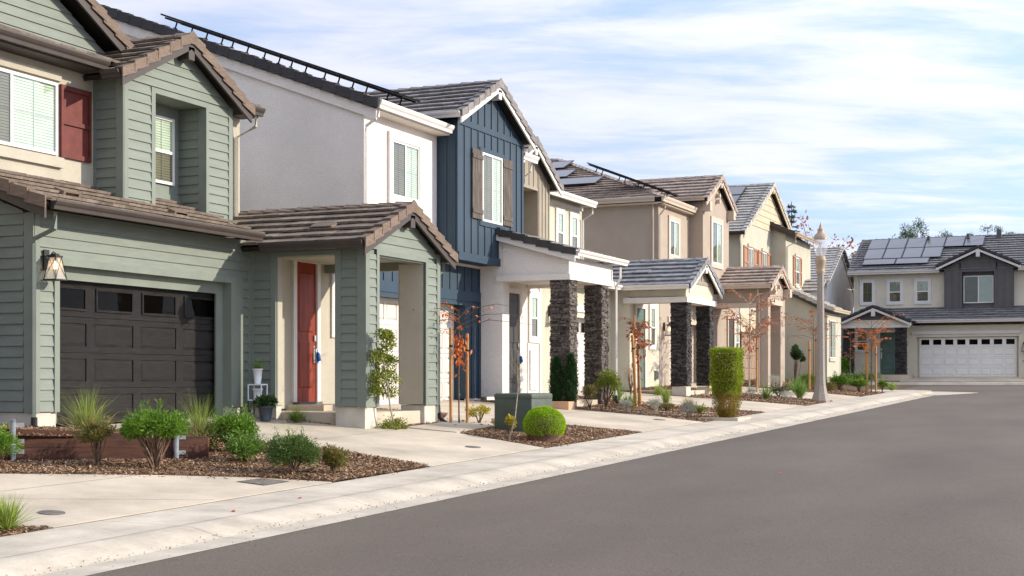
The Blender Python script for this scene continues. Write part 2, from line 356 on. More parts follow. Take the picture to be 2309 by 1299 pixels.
def rake_tiles(mb,lo,hi,out,drop=.19,width=.15,e=.36,mi=0,seed=1):
    """L-shaped verge tiles lapping up the gable edge"""
    rnd=random.Random(seed); lo=Vector(lo);hi=Vector(hi);out=Vector(out).normalized(); d=hi-lo; L=d.length; w=d/L
    n=max(1,round(L/e)); e=L/n; up=w.cross(out); 
    if up.z<0: up=-up
    for i in range(n):
        a=lo+w*(i*e); b=lo+w*min(L,(i+1)*e+.05); la=.092+rnd.uniform(-.006,.006); lb=.040
        dr=Vector((0,0,-drop+rnd.uniform(-.008,.008)))
        mb.prism([a+up*la+out*.012,b+up*lb+out*.0,b+up*lb+dr,a+up*la+dr+out*.012],out*.028,mi)
        mb.prism([a+up*la+out*.04,b+up*lb+out*.03,b+up*lb-out*width,a+up*la-out*width],-up*.03,mi)
def ridge_tiles(mb,a,b,side1,side2,e=.38,w=.16,mi=0,seed=2):
    """caps along a ridge or hip; side1/side2 point down the two slopes"""
    rnd=random.Random(seed); a=Vector(a);b=Vector(b); L=(b-a).length; d=(b-a)/L; n=max(1,round(L/e)); e=L/n
    s1=Vector(side1).normalized(); s2=Vector(side2).normalized(); up=Vector((0,0,1))
    for i in range(n):
        p=a+d*(i*e-.03); q=a+d*((i+1)*e); lp=.085+rnd.uniform(-.005,.005); lq=.055
        for s in (s1,s2):
            mb.prism([p+up*lp,q+up*lq,q+up*lq+s*w*1.05,p+up*lp+s*w],-up*.03,mi)
        pass
def gutter(parent,a,b,out,mat,name='gutter',h=.15,w=.13):
    a=Vector(a);b=Vector(b);out=Vector(out).normalized(); up=Vector((0,0,1)); mb=MB()
    prof=[(0,0),(.55,0),(.62,.35),(.85,.55),(1,.8),(1,1),(.9,1),(.9,.85),(.08,.85),(.08,1),(0,1)]
    mb.prism([a+out*(x*w)+up*((y-1)*h) for x,y in prof],b-a)
    return mb.build(name,mat,parent)
def downspout(parent,path,mat,elbow=True):
    mb=MB(); path=[Vector(p) for p in path]
    mb.rtube(path,.065,.05); o=mb.build('downspout',mat,parent)
    return o
def gable_roof(parent,x0,x1,yc,hw,ze,zr,tmat,rmat,trim,seed=0,gl=True,gr=True,gmat=None,gx=None,board=.16,brackets=.35,sides='LR',back_cut=None,name='roof'):
    """gable with its ridge along X and its face towards the street (+X)"""
    L=math.hypot(hw,zr-ze); mb=MB(); poly=[(0,0),(x1-x0,0),(x1-x0,L),(0,L)]
    if back_cut: polyL=[(back_cut,0),(x1-x0,0),(x1-x0,L),(0,L)]
    else: polyL=poly
    if 'L' in sides:
        tiles(mb,(x0,yc-hw,ze),(1,0,0),(0,hw,zr-ze),polyL,seed=seed)
    if 'R' in sides:
        pr=[(0,0),(x1-x0-(back_cut or 0),0),(x1-x0,L),(0,L)]
        tiles(mb,(x1,yc+hw,ze),(-1,0,0),(0,-hw,zr-ze),pr,seed=seed+1)
    rf=mb.build(name,tmat,parent)
    dk=MB()
    slab(dk,(x0,yc-hw,ze),(1,0,0),(0,hw,zr-ze),[(a*.999,b) for a,b in polyL]); slab(dk,(x1,yc+hw,ze),(-1,0,0),(0,-hw,zr-ze),[(.004,0),(x1-x0-(back_cut or 0),0),(x1-x0,L),(.004,L)])
    dk.build('roof_deck','deck',rf)
    mr=MB(); rake_tiles(mr,(x1,yc-hw-.02,ze-.01),(x1,yc,zr),(1,0,0),seed=seed+3); rake_tiles(mr,(x1,yc+hw+.02,ze-.01),(x1,yc,zr),(1,0,0),seed=seed+4)
    mr.prism([(x1+.0,yc-.16,zr-.16),(x1+.0,yc+.16,zr-.16),(x1+.0,yc+.12,zr+.02),(x1,yc,zr+.095),(x1+.0,yc-.12,zr+.02)],(.034,0,0)); mr.build('rake_tiles',rmat,rf)
    mr=MB(); ridge_tiles(mr,(x0,yc,zr+.0),(x1+.03,yc,zr+.0),(0,-hw,ze-zr),(0,hw,ze-zr),seed=seed+5); mr.build('ridge_tiles',rmat,rf)
    mb=MB()
    for sg in (-1,1):
        a=Vector((x1-.05,yc+sg*(hw+.02),ze-.10)); b=Vector((x1-.05,yc,zr-.10)); 
        mb.prism([a,b,b+Vector((0,0,-board)),a+Vector((0,0,-board))],(.045,0,0))
    mb.build('rake_board',trim,rf)
    if brackets is not False:
        mb=MB(); bx=brackets if isinstance(brackets,(int,float)) and not isinstance(brackets,bool) else .35
        mb.box(x1-bx,x1-.005,yc-.09,yc+.09,zr-.46,zr-.22); mb.build('ridge_beam',trim,parent)
    gm=gmat or trim
    gx0=gx if gx is not None else x0
    if gl: gutter(parent,(gx0,yc-hw-.0,ze+.035),(x1-.03,yc-hw,ze+.035),(0,-1,0),gm)
    if gr: gutter(parent,(gx0,yc+hw,ze+.035),(x1-.03,yc+hw,ze+.035),(0,1,0),gm)
    return rf
def shed_roof(parent,xe,xr,y0,y1,ze,zr,tmat,rmat,trim,seed=0,rake0=True,rake1=False,gmat=None,gy=None,name='roof',board=.16,deckz=.09):
    """single slope: eave at x=xe (street side), rising to x=xr"""
    L=math.hypot(xe-xr,zr-ze); mb=MB(); poly=[(0,0),(y1-y0,0),(y1-y0,L),(0,L)]
    tiles(mb,(xe,y0,ze),(0,1,0),(xr-xe,0,zr-ze),poly,seed=seed); rf=mb.build(name,tmat,parent)
    dk=MB(); slab(dk,(xe,y0,ze),(0,1,0),(xr-xe,0,zr-ze),poly,th=deckz); dk.build('roof_deck','deck',rf)
    for on,y,o in ((rake0,y0,-1),(rake1,y1,1)):
        if not on: continue
        mr=MB(); rake_tiles(mr,(xe+.02,y,ze-.01),(xr,y,zr),(0,o,0),seed=seed+3); mr.build('rake_tiles',rmat,rf)
        mb=MB(); a=Vector((xe,y-o*.05,ze-.10)); b=Vector((xr,y-o*.05,zr-.10)); mb.prism([a,b,b+Vector((0,0,-board)),a+Vector((0,0,-board))],(0,o*.045,0)); mb.build('rake_board',trim,rf)
    if gmat:
        g0,g1=gy or (y0,y1); gutter(parent,(xe,g0,ze+.035),(xe,g1,ze+.035),(1,0,0),gmat)
    return rf

# ---------------------------------------------------------------- openings
def window(parent,f,s0,s1,z0,z1,kind='slider',trim=None,tw=.14,td=.05,dark=False,sill=False,blind=True,head=None,d=0.0,grid=True):
    fm=MB(); k=.035; wd=.055
    for a,b,c,e in ((s0,s1,z0,z0+wd),(s0,s1,z1-wd,z1),(s0,s0+wd,z0+wd,z1-wd),(s1-wd,s1,z0+wd,z1-wd)): fbox(fm,f,a,b,c,e,d+.004,d+k+.012)
    sm=(s0+s1)/2; zm=z0+(z1-z0)*.48
    if kind=='slider': fbox(fm,f,sm-.03,sm+.03,z0+wd,z1-wd,d+.006,d+k)
    if kind=='hung': fbox(fm,f,s0+wd,s1-wd,zm-.028,zm+.028,d+.006,d+k+.01)
    fr=fm.build('window','vinyl',parent)
    if kind=='slider': regs=[(s0+wd,sm-.03,z0+wd,z1-wd,0),(sm+.03,s1-wd,z0+wd,z1-wd,1)]
    elif kind=='hung': regs=[(s0+wd,s1-wd,z0+wd,zm-.028,0),(s0+wd,s1-wd,zm+.028,z1-wd,1)]
    else: regs=[(s0+wd,s1-wd,z0+wd,z1-wd,1)]
    for a,b,c,e,w in regs:
        g=MB(); g.face([f.P(a,c,d+.024),f.P(b,c,d+.024),f.P(b,e,d+.024),f.P(a,e,d+.024)]); g.build('pane','glassdk' if (dark or not w) else 'glass',fr)
        if grid:
            g=MB(); fbox(g,f,(a+b)/2-.007,(a+b)/2+.007,c,e,d+.017,d+.022); 
            if kind!='hung': fbox(g,f,a,b,(c+e)/2-.007,(c+e)/2+.007,d+.016,d+.0215)
            g.build('muntin','vinyl',fr)
    g=MB()
    if blind and not dark:
        z=z0+wd
        while z<z1-wd:
            g.face([f.P(s0+wd,z,d+.012),f.P(s1-wd,z,d+.012),f.P(s1-wd,min(z+.045,z1-wd),d+.006),f.P(s0+wd,min(z+.045,z1-wd),d+.006)]); z+=.05
        g.build('blinds','blind',fr)
    g=MB(); g.face([f.P(s0+.01,z0+.01,d+.003),f.P(s1-.01,z0+.01,d+.003),f.P(s1-.01,z1-.01,d+.003),f.P(s0+.01,z1-.01,d+.003)]); g.build('dark_backing','room',fr)  # dark sheet stands in for the unlit room behind the glass
    if trim:
        t=MB()
        for a,b,c,e in ((s0-tw,s1+tw,z1,z1+tw),(s0-tw,s1+tw,z0-tw,z0),(s0-tw,s0,z0,z1),(s1,s1+tw,z0,z1)): fbox(t,f,a,b,c,e,-.002,d+td)
        t.build('window_trim',trim,fr)
    if head:
        t=MB(); fbox(t,f,s0-.08,s1+.08,z1+.04,z1+.17,-.002,.06); t.build('header',head,fr)
    if sill:
        t=MB(); fbox(t,f,s0-.06,s1+.06,z0-.14,z0-.02,-.002,.07); t.build('sill',sill,fr)
    return fr
def garage_door(parent,f,s0,s1,z0,z1,mat,cols,rows,wins=0,d=0.0,wmat='glassgar',vert=False):
    """sectional door: four sections, bevelled raised panels, a row of windows on top when wins"""
    H=(z1-z0)/rows; mb=MB(); Wc=(s1-s0)/cols
    for r in range(rows):
        a=z0+r*H+.004; b=z0+(r+1)*H-.004; fbox(mb,f,s0,s1,a,b,d-.05,d-.025)
        top=(r==rows-1 and wins)
        for c in range(cols if not top else wins):
            wc=Wc if not top else (s1-s0)/wins
            x0=s0+c*wc+wc*(.08 if not top else .11); x1=s0+(c+1)*wc-wc*(.08 if not top else .11); y0=a+H*.17; y1=b-H*.17
            if top: continue
            k=min(.055,H*.10)
            q=[f.P(x0+.006,y0+.006,d-.024),f.P(x1-.006,y0+.006,d-.024),f.P(x1-.006,y1-.006,d-.024),f.P(x0+.006,y1-.006,d-.024),f.P(x0+k,y0+k,d+.006),f.P(x1-k,y0+k,d+.006),f.P(x1-k,y1-k,d+.006),f.P(x0+k,y1-k,d+.006)]
            mb.solid(q,[(0,1,5,4),(1,2,6,5),(2,3,7,6),(3,0,4,7),(4,5,6,7)])
            fbox(mb,f,s0+c*wc,x0,y0,y1,d-.024,d); fbox(mb,f,x1,s0+(c+1)*wc,y0,y1,d-.024,d)
        if not top: fbox(mb,f,s0,s1,a,a+H*.17,d-.024,d); fbox(mb,f,s0,s1,b-H*.17,b,d-.024,d)
        else: fbox(mb,f,s0,s1,a,b,d-.024,d)
    dr=mb.build('garage_door',mat,parent)
    for c in range(wins):
        wc=(s1-s0)/wins; x0=s0+c*wc+wc*.1; x1=s0+(c+1)*wc-wc*.1; y0=z1-H*.82; y1=z1-H*.16; g=MB(); k=.035
        for a,b,cc,e in ((x0,x1,y0,y0+k),(x0,x1,y1-k,y1),(x0,x0+k,y0+k,y1-k),(x1-k,x1,y0+k,y1-k)): fbox(g,f,a,b,cc,e,d+.001,d+.028)
        fbox(g,f,x0+k,x1-k,y0+k,y1-k,d+.001,d+.004,1)
        g.build('door_window',[mat,'room'],dr)
        g=MB(); g.face([f.P(x0+k,y0+k,d+.012),f.P(x1-k,y0+k,d+.012),f.P(x1-k,y1-k,d+.012),f.P(x0+k,y1-k,d+.012)]); g.build('door_glass',wmat,dr)
    return dr
def front_door(parent,f,s0,s1,z0,z1,mat,casing,d=0.0,lock=False,cw=.13,hside=1):
    mb=MB(); fbox(mb,f,s0,s1,z0,z1,d-.03,d+.012)
    for a,b in ((.10,.44),(.50,.93)):
        y0=z0+(z1-z0)*a; y1=z0+(z1-z0)*b; x0=s0+.12; x1=s1-.12; k=.03
        q=[f.P(x0,y0,d+.013),f.P(x1,y0,d+.013),f.P(x1,y1,d+.013),f.P(x0,y1,d+.013),f.P(x0+k,y0+k,d+.03),f.P(x1-k,y0+k,d+.03),f.P(x1-k,y1-k,d+.03),f.P(x0+k,y1-k,d+.03)]
        mb.solid(q,[(0,1,5,4),(1,2,6,5),(2,3,7,6),(3,0,4,7),(4,5,6,7)])
    dr=mb.build('door',mat,parent)
    g=MB(); hs=s1-.07 if hside>0 else s0+.07; zz=z0+1.05
    g.tube([f.P(hs,zz-.18,d+.02),f.P(hs,zz-.16,d+.07),f.P(hs,zz+.08,d+.07),f.P(hs,zz+.10,d+.02)],.012,6); fbox(g,f,hs-.03,hs+.03,zz-.22,zz+.14,d+.013,d+.024); fbox(g,f,hs-.032,hs+.032,zz+.24,zz+.36,d+.013,d+.05)
    g.build('handle','brass',dr)
    g=MB()
    fbox(g,f,s0-cw,s0,z0,z1+cw,-.002,d+.06); fbox(g,f,s1,s1+cw,z0,z1+cw,-.002,d+.06); fbox(g,f,s0,s1,z1,z1+cw,-.002,d+.06)
    g.build('door_casing',casing,dr)
    g=MB(); fbox(g,f,s0-.05,s1+.05,z0-.07,z0,0,d+.16); g.build('threshold','iron',dr)
    if lock:
        r=thing('lock_box','blue realtor lock box hanging on the handle of the '+lock,'lock box',f.P(hs,zz-.1,d+.1))
        g=MB(); g.tube([f.P(hs,zz-.22,d+.10),f.P(hs,zz-.17,d+.13),f.P(hs,zz-.05,d+.12),f.P(hs,zz-.01,d+.10)],[.03,.05,.048,.03],8); g.build('body','lockblue',r,True)
        g=MB(); g.tube([f.P(hs-.03,zz-.02,d+.1),f.P(hs-.02,zz+.06,d+.085),f.P(hs+.02,zz+.06,d+.085),f.P(hs+.03,zz-.02,d+.1)],.006,6); g.build('shackle','brass',r)
    return dr
def shutter(parent,f,s0,s1,z0,z1,mat,boards=False,d=.0):
    mb=MB(); k=.055
    if boards:
        n=4; w=(s1-s0)/n
        for i in range(n): fbox(mb,f,s0+i*w+.004,s0+(i+1)*w-.004,z0,z1,d,d+.03)
        for a in (z0+.14,z1-.24): fbox(mb,f,s0,s1,a,a+.11,d+.03,d+.05)
    else:
        fbox(mb,f,s0,s1,z0,z1,d,d+.02)
        zm=z0+(z1-z0)*.46
        for a,b,c,e in ((s0,s0+k,z0,z1),(s1-k,s1,z0,z1),(s0+k,s1-k,z0,z0+k*1.6),(s0+k,s1-k,z1-k*1.6,z1),(s0+k,s1-k,zm,zm+k*1.4)): fbox(mb,f,a,b,c,e,d+.02,d+.055)
    return mb.build('shutter',mat,parent)
def stone_pillar(mb_core,x0,x1,y0,y1,z0,z1,parent,mat,seed):
    """stacked ledgestone: every stone its own block standing a little in or out"""
    r=random.Random(seed); mb=MB(); mb.box(x0+.05,x1-.05,y0+.05,y1-.05,z0,z1,1)
    for face in ('-Y','+X','+Y','-X'):
        z=z0
        while z<z1-.01:
            h=min(r.choice([.032,.04,.05,.062]),z1-z); a=0; Lf=(x1-x0) if face in('-Y','+Y') else (y1-y0)
            while a<Lf-.01:
                l=min(r.uniform(.1,.34),Lf-a); l=Lf-a if Lf-a-l<.06 else l
                o=r.uniform(-.012,.035); g=.004
                if face=='-Y': mb.box(x0+a+g,x0+a+l-g,y0-o,y0+.07,z+g,z+h-g*.5)
                elif face=='+Y': mb.box(x0+a+g,x0+a+l-g,y1-.07,y1+o,z+g,z+h-g*.5)
                elif face=='+X': mb.box(x1-.07,x1+o,y0+a+g,y0+a+l-g,z+g,z+h-g*.5)
                else: mb.box(x0-o,x0+.07,y0+a+g,y0+a+l-g,z+g,z+h-g*.5)
                a+=l
            z+=h
    return mb.build('stone_pillar',[mat,'mortar'],parent)
def lantern(x,y,z,label,s=1.0,f='X',lit=True):
    """wall lantern, back plate at (x,y,z), reaching out along +X (or -Y)"""
    r=thing('wall_lantern',label,'lantern',(x,y,z),'wall lanterns')
    def T(a,b,c): return (x+a*s,y+b*s,z+c*s) if f=='X' else (x+b*s,y-a*s,z+c*s)
    g=MB(); 
    g.prism([T(0,-.06,-.16),T(0,.06,-.16),T(0,.06,.16),T(0,-.06,.16)],Vector(T(.025,0,0))-Vector(T(0,0,0))); g.build('backplate','black',r)
    g=MB(); g.tube([T(.02,0,.06),T(.10,0,.07),T(.16,0,.12),T(.20,0,.10),T(.20,0,.03)],.010*s,6); g.build('arm','black',r)
    g=MB(); cx=.20; zt=.03; zb=-.32; wt=.065; wb=.125; th=.008*s
    for i,(a,b) in enumerate(((-1,-1),(1,-1),(1,1),(-1,1))):
        g.tube([T(cx+a*wt,b*wt,zt),T(cx+a*wb,b*wb,zb)],th,4)
        c,d=((-1,-1),(1,-1),(1,1),(-1,1))[(i+1)%4]
        g.tube([T(cx+a*wt,b*wt,zt),T(cx+c*wb,d*wb,zb)],.004*s,4); g.tube([T(cx+c*wt,d*wt,zt),T(cx+a*wb,b*wb,zb)],.004*s,4)
    def ring(w,h0,h1):
        g.prism([T(cx-w,-w,h0),T(cx+w,-w,h0),T(cx+w,w,h0),T(cx-w,w,h0)],(0,0,(h1-h0)*s))
    ring(wb+.012,zb-.02,zb); ring(wt+.018,zt,zt+.03); ring(.045,zt+.03,zt+.06); g.build('cage','black',r)
    g=MB()
    for a,b,c,d in ((-1,-1,1,-1),(1,-1,1,1),(1,1,-1,1),(-1,1,-1,-1)):
        g.face([T(cx+a*wt*.94,b*wt*.94,zt),T(cx+c*wt*.94,d*wt*.94,zt),T(cx+c*wb*.96,d*wb*.96,zb),T(cx+a*wb*.96,b*wb*.96,zb)])
    g.build('glass','lglass',r)
    if lit:
        g=MB(); g.lathe(T(cx,0,-.16),[(.004*s,.0),(.026*s,.02*s),(.03*s,.05*s),(.015*s,.09*s),(.012*s,.13*s)],10); g.build('bulb','bulb',r,True)
    return r

# ---------------------------------------------------------------- ground
def base(y): return -1.8+.0186*min(y,62)+(.0256*(min(y,76.5)-62) if y>62 else 0)
def yard(x,y):
    if y>76.4: return base(76.5)+.10+.09*min(y-76.5,3.6)
    return base(y)+.10+.085*min(max(-10-x,0),6.4)
def sheet(name,xs,ys,zf,mat,kind='structure'):
    mb=MB(); idx={}
    for i,x in enumerate(xs):
        for j,y in enumerate(ys): idx[i,j]=len(mb.v); mb.v.append((x,y,zf(x,y)))
    for i in range(len(xs)-1):
        for j in range(len(ys)-1): mb.f.append((idx[i,j],idx[i+1,j],idx[i+1,j+1],idx[i,j+1])); mb.m.append(0)
    return tag(mb.build(name,mat),kind=kind)
sheet('ground',[-900,-60,-16.4,-10,-8,9,12,60,900],[-400,-60,62,76.5,80.1,120,1200],lambda x,y: (yard(max(x,-16.4),y)-.14 if x<=-10 else base(y)-.06 - (0 if x>-8.1 else .1)),'soil')
sheet('road',[-8.03,-4,0,4,9],[-60,0,30,62],lambda x,y: base(y),'asphalt')
sheet('road',[-13.9,-8,-4,0,9,60],[62,66,70,76.5],lambda x,y: base(y)-.0,'asphalt')
def slabpoly(name,poly,mat='conc',dz=0.0,th=.12,zf=yard,kind='structure'):
    mb=MB(); mb.prism([(x,y,zf(x,y)+dz) for x,y in poly],(0,0,-th)); o=mb.build(name,mat); tag(o,kind=kind); return o
# pavement with rolled kerb, cast in 3 m lengths
prof=[(-10,.10),(-8.92,.085),(-8.84,.078),(-8.74,.060),(-8.62,.030),(-8.54,.008),(-8.46,-.010),(-8.0,.004)]
mb=MB(); mk=MB()
y=-40.0
while y<61:
    y1=min(y+3.05,61.5)
    top=[(x,dz) for x,dz in prof]
    for a,b in zip(top[:-1],top[1:]):
        tgt=mb
        tgt.face([(a[0],y+.006,base(y)+a[1]),(b[0],y+.006,base(y)+b[1]),(b[0],y1-.006,base(y1)+b[1]),(a[0],y1-.006,base(y1)+a[1])])
    for yy,sg in ((y+.006,1),(y1-.006,-1)):
        mb.face([(x,yy,base(yy)+dz) for x,dz in top]+[(-8.0,yy,base(yy)-.05),(-10,yy,base(yy)-.05)])
    mb.face([(-10,y+.006,base(y)+.10),(-10,y1-.006,base(y1)+.10),(-10,y1-.006,base(y1)-.04),(-10,y+.006,base(y)-.04)])
    y=y1
tag(mb.build('pavement','conc2'),kind='structure')
mb=MB(); y=-40.0
while y<61:   # dark grit in the joints
    mb.face([(-9.99,y-.007,base(y)+.094),(-8.92,y-.007,base(y)+.079),(-8.92,y+.007,base(y)+.079),(-9.99,y+.007,base(y)+.094)]); y+=3.05
mb.face([(-9.0,-40,base(-40)+.0905),(-8.992,-40,base(-40)+.0905),(-8.992,61,base(61)+.0905),(-9.0,61,base(61)+.0905)])
mb.face([(-10.014,-40,base(-40)+.104),(-9.996,-40,base(-40)+.104),(-9.996,61,base(61)+.104),(-10.014,61,base(61)+.104)])
tag(mb.build('pavement_joints','joint'),kind='structure')
slabpoly('pavement',[(-12.4,61.49),(-8.9,61.49),(-8.35,63.2),(-8.6,64.9),(-9.6,65.7),(-12.4,66.1)],'conc2',dz=-.015,zf=lambda x,y:base(y)+.10)
slabpoly('pavement',[(-9.2,61.4),(-8.0,61.49),(-7.3,63.0),(-6.6,64.7),(-8.2,65.7),(-10.2,66.5),(-12.4,66.9),(-12.4,66.0),(-9.2,65.2)],'conc2',dz=.012,th=.05,zf=lambda x,y:base(y))
mb=MB(); pf=[(0,.0),(.10,.11),(.16,.125),(1.1,.14),(1.1,-.1),(0,-.1)]
mb.prism([(-60,76.42+a,base(76.5)+b) for a,b in pf],(120,0,0)); tag(mb.build('pavement','conc2'),kind='structure')
mb=MB(); mb.prism([(9.0,-60,base(-60)+b) if 0 else (9.0+a,-60,base(-60)+b) for a,b in pf],(0,136,base(76)-base(-60))); tag(mb.build('pavement','conc2'),kind='structure')
# driveways
DRV=[('driveway',[(-10.01,11.15),(-10.01,16.5),(-10.9,16.0),(-11.8,15.15),(-13.1,13.55),(-17.3,8.6),(-17.3,1.0),(-11.2,8.9),(-10.5,10.8)]),
 ('driveway',[(-10.01,19.37),(-10.01,23.9),(-10.7,24.2),(-12.25,24.82),(-13.4,24.60),(-14.3,24.35),(-15.0,23.75),(-16.46,22.95),(-16.46,18.05),(-15.6,18.45),(-13.9,19.45),(-12.6,19.85),(-11.8,19.85)]),
 ('driveway',[(-10.01,29.45),(-10.01,34.15),(-11.3,34.45),(-13.1,34.1),(-14.2,33.7),(-16.46,33.35),(-16.46,28.3),(-14.2,28.7),(-12.2,29.2)]),
 ('driveway',[(-10.01,40.5),(-10.01,45.65),(-11.8,45.2),(-13.2,44.3),(-16.46,44.0),(-16.46,39.6),(-13.9,39.75),(-11.9,40.0)]),
 ('driveway',[(-10.01,50.3),(-10.01,55.4),(-11.8,55.6),(-14.0,55.3),(-16.46,55.2),(-16.46,50.7),(-13.0,50.3),(-11.7,49.9)]),
 ('path',[(-12.3,24.95),(-13.35,24.78),(-13.5,26.6),(-14.6,29.2),(-13.6,29.4),(-12.95,27.9),(-12.45,27.1)]),
 ('path',[(-12.2,38.85),(-13.8,38.2),(-14.2,39.7),(-12.2,39.95)]),
 ('path',[(-10.8,35.6),(-12.9,35.0),(-13.0,35.25),(-10.9,35.9)]),('path',[(-10.55,36.6),(-12.4,36.1),(-12.5,36.35),(-10.6,36.9)]),('path',[(-10.5,37.75),(-12.3,37.3),(-12.4,37.55),(-10.55,38.0)]),
 ('path',[(-10.4,46.5),(-12.2,46.2),(-12.3,46.5),(-10.45,46.85)]),('path',[(-10.4,48.1),(-12.2,47.8),(-12.3,48.05),(-10.45,48.4)]),
 ('path',[(-13.0,46.3),(-14.2,46.0),(-13.9,50.2),(-12.9,50.1)]),('path',[(-10.5,57.2),(-11.3,56.9),(-11.4,57.2),(-10.55,57.55)]),
 ('path',[(-10.35,58.3),(-12.0,57.9),(-12.1,58.2),(-10.4,58.6)]),('path',[(-10.4,17.35),(-11.2,17.25),(-11.2,17.65),(-10.4,17.8)])]
for n,p in DRV:
    slabpoly(n,p,'conc',dz=.012 if n=='driveway' else .016)
slabpoly('driveway',[(-11.9,77.5),(-5.4,77.5),(-5.9,80.2),(-11.4,80.2)],'conc',dz=.01)
slabpoly('path',[(-13.9,77.5),(-12.9,77.5),(-12.2,80.1),(-13.6,80.1)],'conc',dz=.01)
mb=MB()
def jl(x0,y0,x1,y1,w=.014,dz=.0165):
    d=Vector((x1-x0,y1-y0,0)).normalized(); n=Vector((-d.y,d.x,0))*w/2
    mb.face([(x0-n.x,y0-n.y,yard(x0-n.x,y0-n.y)+dz),(x1-n.x,y1-n.y,yard(x1-n.x,y1-n.y)+dz),(x1+n.x,y1+n.y,yard(x1+n.x,y1+n.y)+dz),(x0+n.x,y0+n.y,yard(x0+n.x,y0+n.y)+dz)])
for (x0,y0,x1,y1,w) in ((-12.0,12.2,-11.95,14.9,.008),(-10.05,13.9,-13.8,9.6,.008),(-13.0,19.75,-13.2,24.6,.008),(-10.05,21.6,-16.4,20.6,.008),(-12.3,24.86,-13.4,24.66,.02),(-13.0,29.0,-13.0,34.1,.008),(-10.05,31.8,-16.4,30.8,.008),(-13,40,-13,44.3,.008),(-10.05,43,-16.4,42,.008),(-13,50.4,-13,55.3,.008)):
    jl(x0,y0,x1,y1,w)
tag(mb.build('driveway_joints','joint'),kind='structure')
# mulch beds: dark base + loose chips
def inside(p,poly):
    x,y=p; c=False; n=len(poly)
    for i in range(n):
        x0,y0=poly[i];x1,y1=poly[(i+1)%n]
        if (y0>y)!=(y1>y) and x<(x1-x0)*(y-y0)/(y1-y0)+x0: c=not c
    return c
def quads_obj(name,V,mat,parent=None,loc=None,fs=None):
    """V: (n,4,3) array of loose quads"""
    n=len(V); V=np.asarray(V,dtype=np.float32)
    o0=ORG[parent.name] if parent is not None else Vector(loc or (0,0,0))
    V=V-np.array([o0.x,o0.y,o0.z],dtype=np.float32)
    me=bpy.data.meshes.new(name); me.vertices.add(4*n); me.vertices.foreach_set('co',V.reshape(-1))
    me.loops.add(4*n); me.loops.foreach_set('vertex_index',np.arange(4*n,dtype=np.int32))
    me.polygons.add(n); me.polygons.foreach_set('loop_start',np.arange(0,4*n,4,dtype=np.int32)); me.polygons.foreach_set('loop_total',np.full(n,4,dtype=np.int32))
    me.materials.append(M[mat] if isinstance(mat,str) else mat); me.update(calc_edges=True); me.validate()
    ob=bpy.data.objects.new(name,me); C.objects.link(ob)
    if parent is not None: ob.parent=parent
    else: ob.location=(o0.x,o0.y,o0.z+ZS)
    ORG[ob.name]=o0; return ob
def quad_dirs(P,A,B,L,Wd):
    """rhombic leaves: base P, axis A, side B"""
    L=L[:,None];Wd=Wd[:,None]
    return np.stack([P,P+A*L*.45+B*Wd*.5,P+A*L,P+A*L*.45-B*Wd*.5],axis=1)
def mulch_bed(poly,dens,size=1.0,zf=yard,dz=-.004,label=None):
    mb=MB(); mb.face([(x,y,zf(x,y)+dz) for x,y in poly]); tag(mb.build('mulch_bed','mulch'),kind='structure')
    xs=[p[0] for p in poly]; ys=[p[1] for p in poly]; A=(max(xs)-min(xs))*(max(ys)-min(ys)); n=int(A*dens*1.7); pts=[]
    for _ in range(n):
        p=(random.uniform(min(xs),max(xs)),random.uniform(min(ys),max(ys)))
        if inside(p,poly): pts.append((p[0],p[1],zf(*p)+dz+random.uniform(0,.03)))
    P=np.array(pts); n=len(P); az=RNG.uniform(0,2*np.pi,n); el=RNG.normal(0,.35,n)
    Ax=np.stack([np.cos(az)*np.cos(el),np.sin(az)*np.cos(el),np.sin(el)],1); T=RNG.normal(0,.4,(n,3))+np.array([0,0,1]); B=np.cross(Ax,T); B/=np.linalg.norm(B,axis=1)[:,None]
    L=RNG.uniform(.02,.085,n)*size; Wd=RNG.uniform(.007,.018,n)*size
    h=Ax*(L[:,None]/2); k=B*(Wd[:,None]/2)
    V=np.stack([P-h-k,P+h-k,P+h*.9+k,P-h*.9+k],1)
    o=quads_obj('bark_chips',V,'chips'); tag(o,kind='stuff')
BED1=[(-10.02,16.55),(-10.02,19.33),(-11.8,19.82),(-12.6,19.82),(-13.9,19.42),(-14.3,19.2),(-13.2,17.2),(-12.4,16.95),(-14.5,13.2),(-15.2,11.2),(-13.1,13.55),(-11.8,15.15),(-10.9,16.0)]
mulch_bed(BED1,1500,1.0,zf=lambda x,y:yard(x,y)+.02)
def backfill(x,y): return -.80-.055*(y-16.5)*.6+.03*( -x-14)
mulch_bed([(-13.95,14.3),(-12.62,17.0),(-13.6,19.15),(-15.6,18.35),(-16.2,18.0),(-17.0,17.5),(-17.0,12.0),(-15.0,12.4)],700,1.0,zf=lambda x,y:max(backfill(x,y),yard(x,y)+.03))
mulch_bed([(-10.02,10.3),(-10.02,11.1),(-10.5,10.8),(-11.2,8.9),(-12.5,7.2),(-10.02,7.2)],1500,1.0)
mulch_bed([(-10.02,24.0),(-10.02,29.4),(-12.2,29.15),(-13.2,28.95),(-12.9,27.8),(-12.42,27.05),(-12.24,24.95),(-10.7,24.25)],1000,1.0)
mulch_bed([(-13.42,24.62),(-13.45,26.55),(-14.5,29.0),(-16.1,28.2),(-16.1,26.8),(-13.55,26.7),(-13.7,23.7),(-16.1,23.5),(-15.0,23.8),(-14.3,24.4)],800,1.0)
mulch_bed([(-16.15,33.4),(-14.2,33.75),(-13.1,34.15),(-11.3,34.5),(-10.02,34.2),(-10.02,40.45),(-11.9,39.95),(-13.9,39.7),(-16.1,39.5),(-16.1,38.5),(-13.7,37.8)],450,1.25)
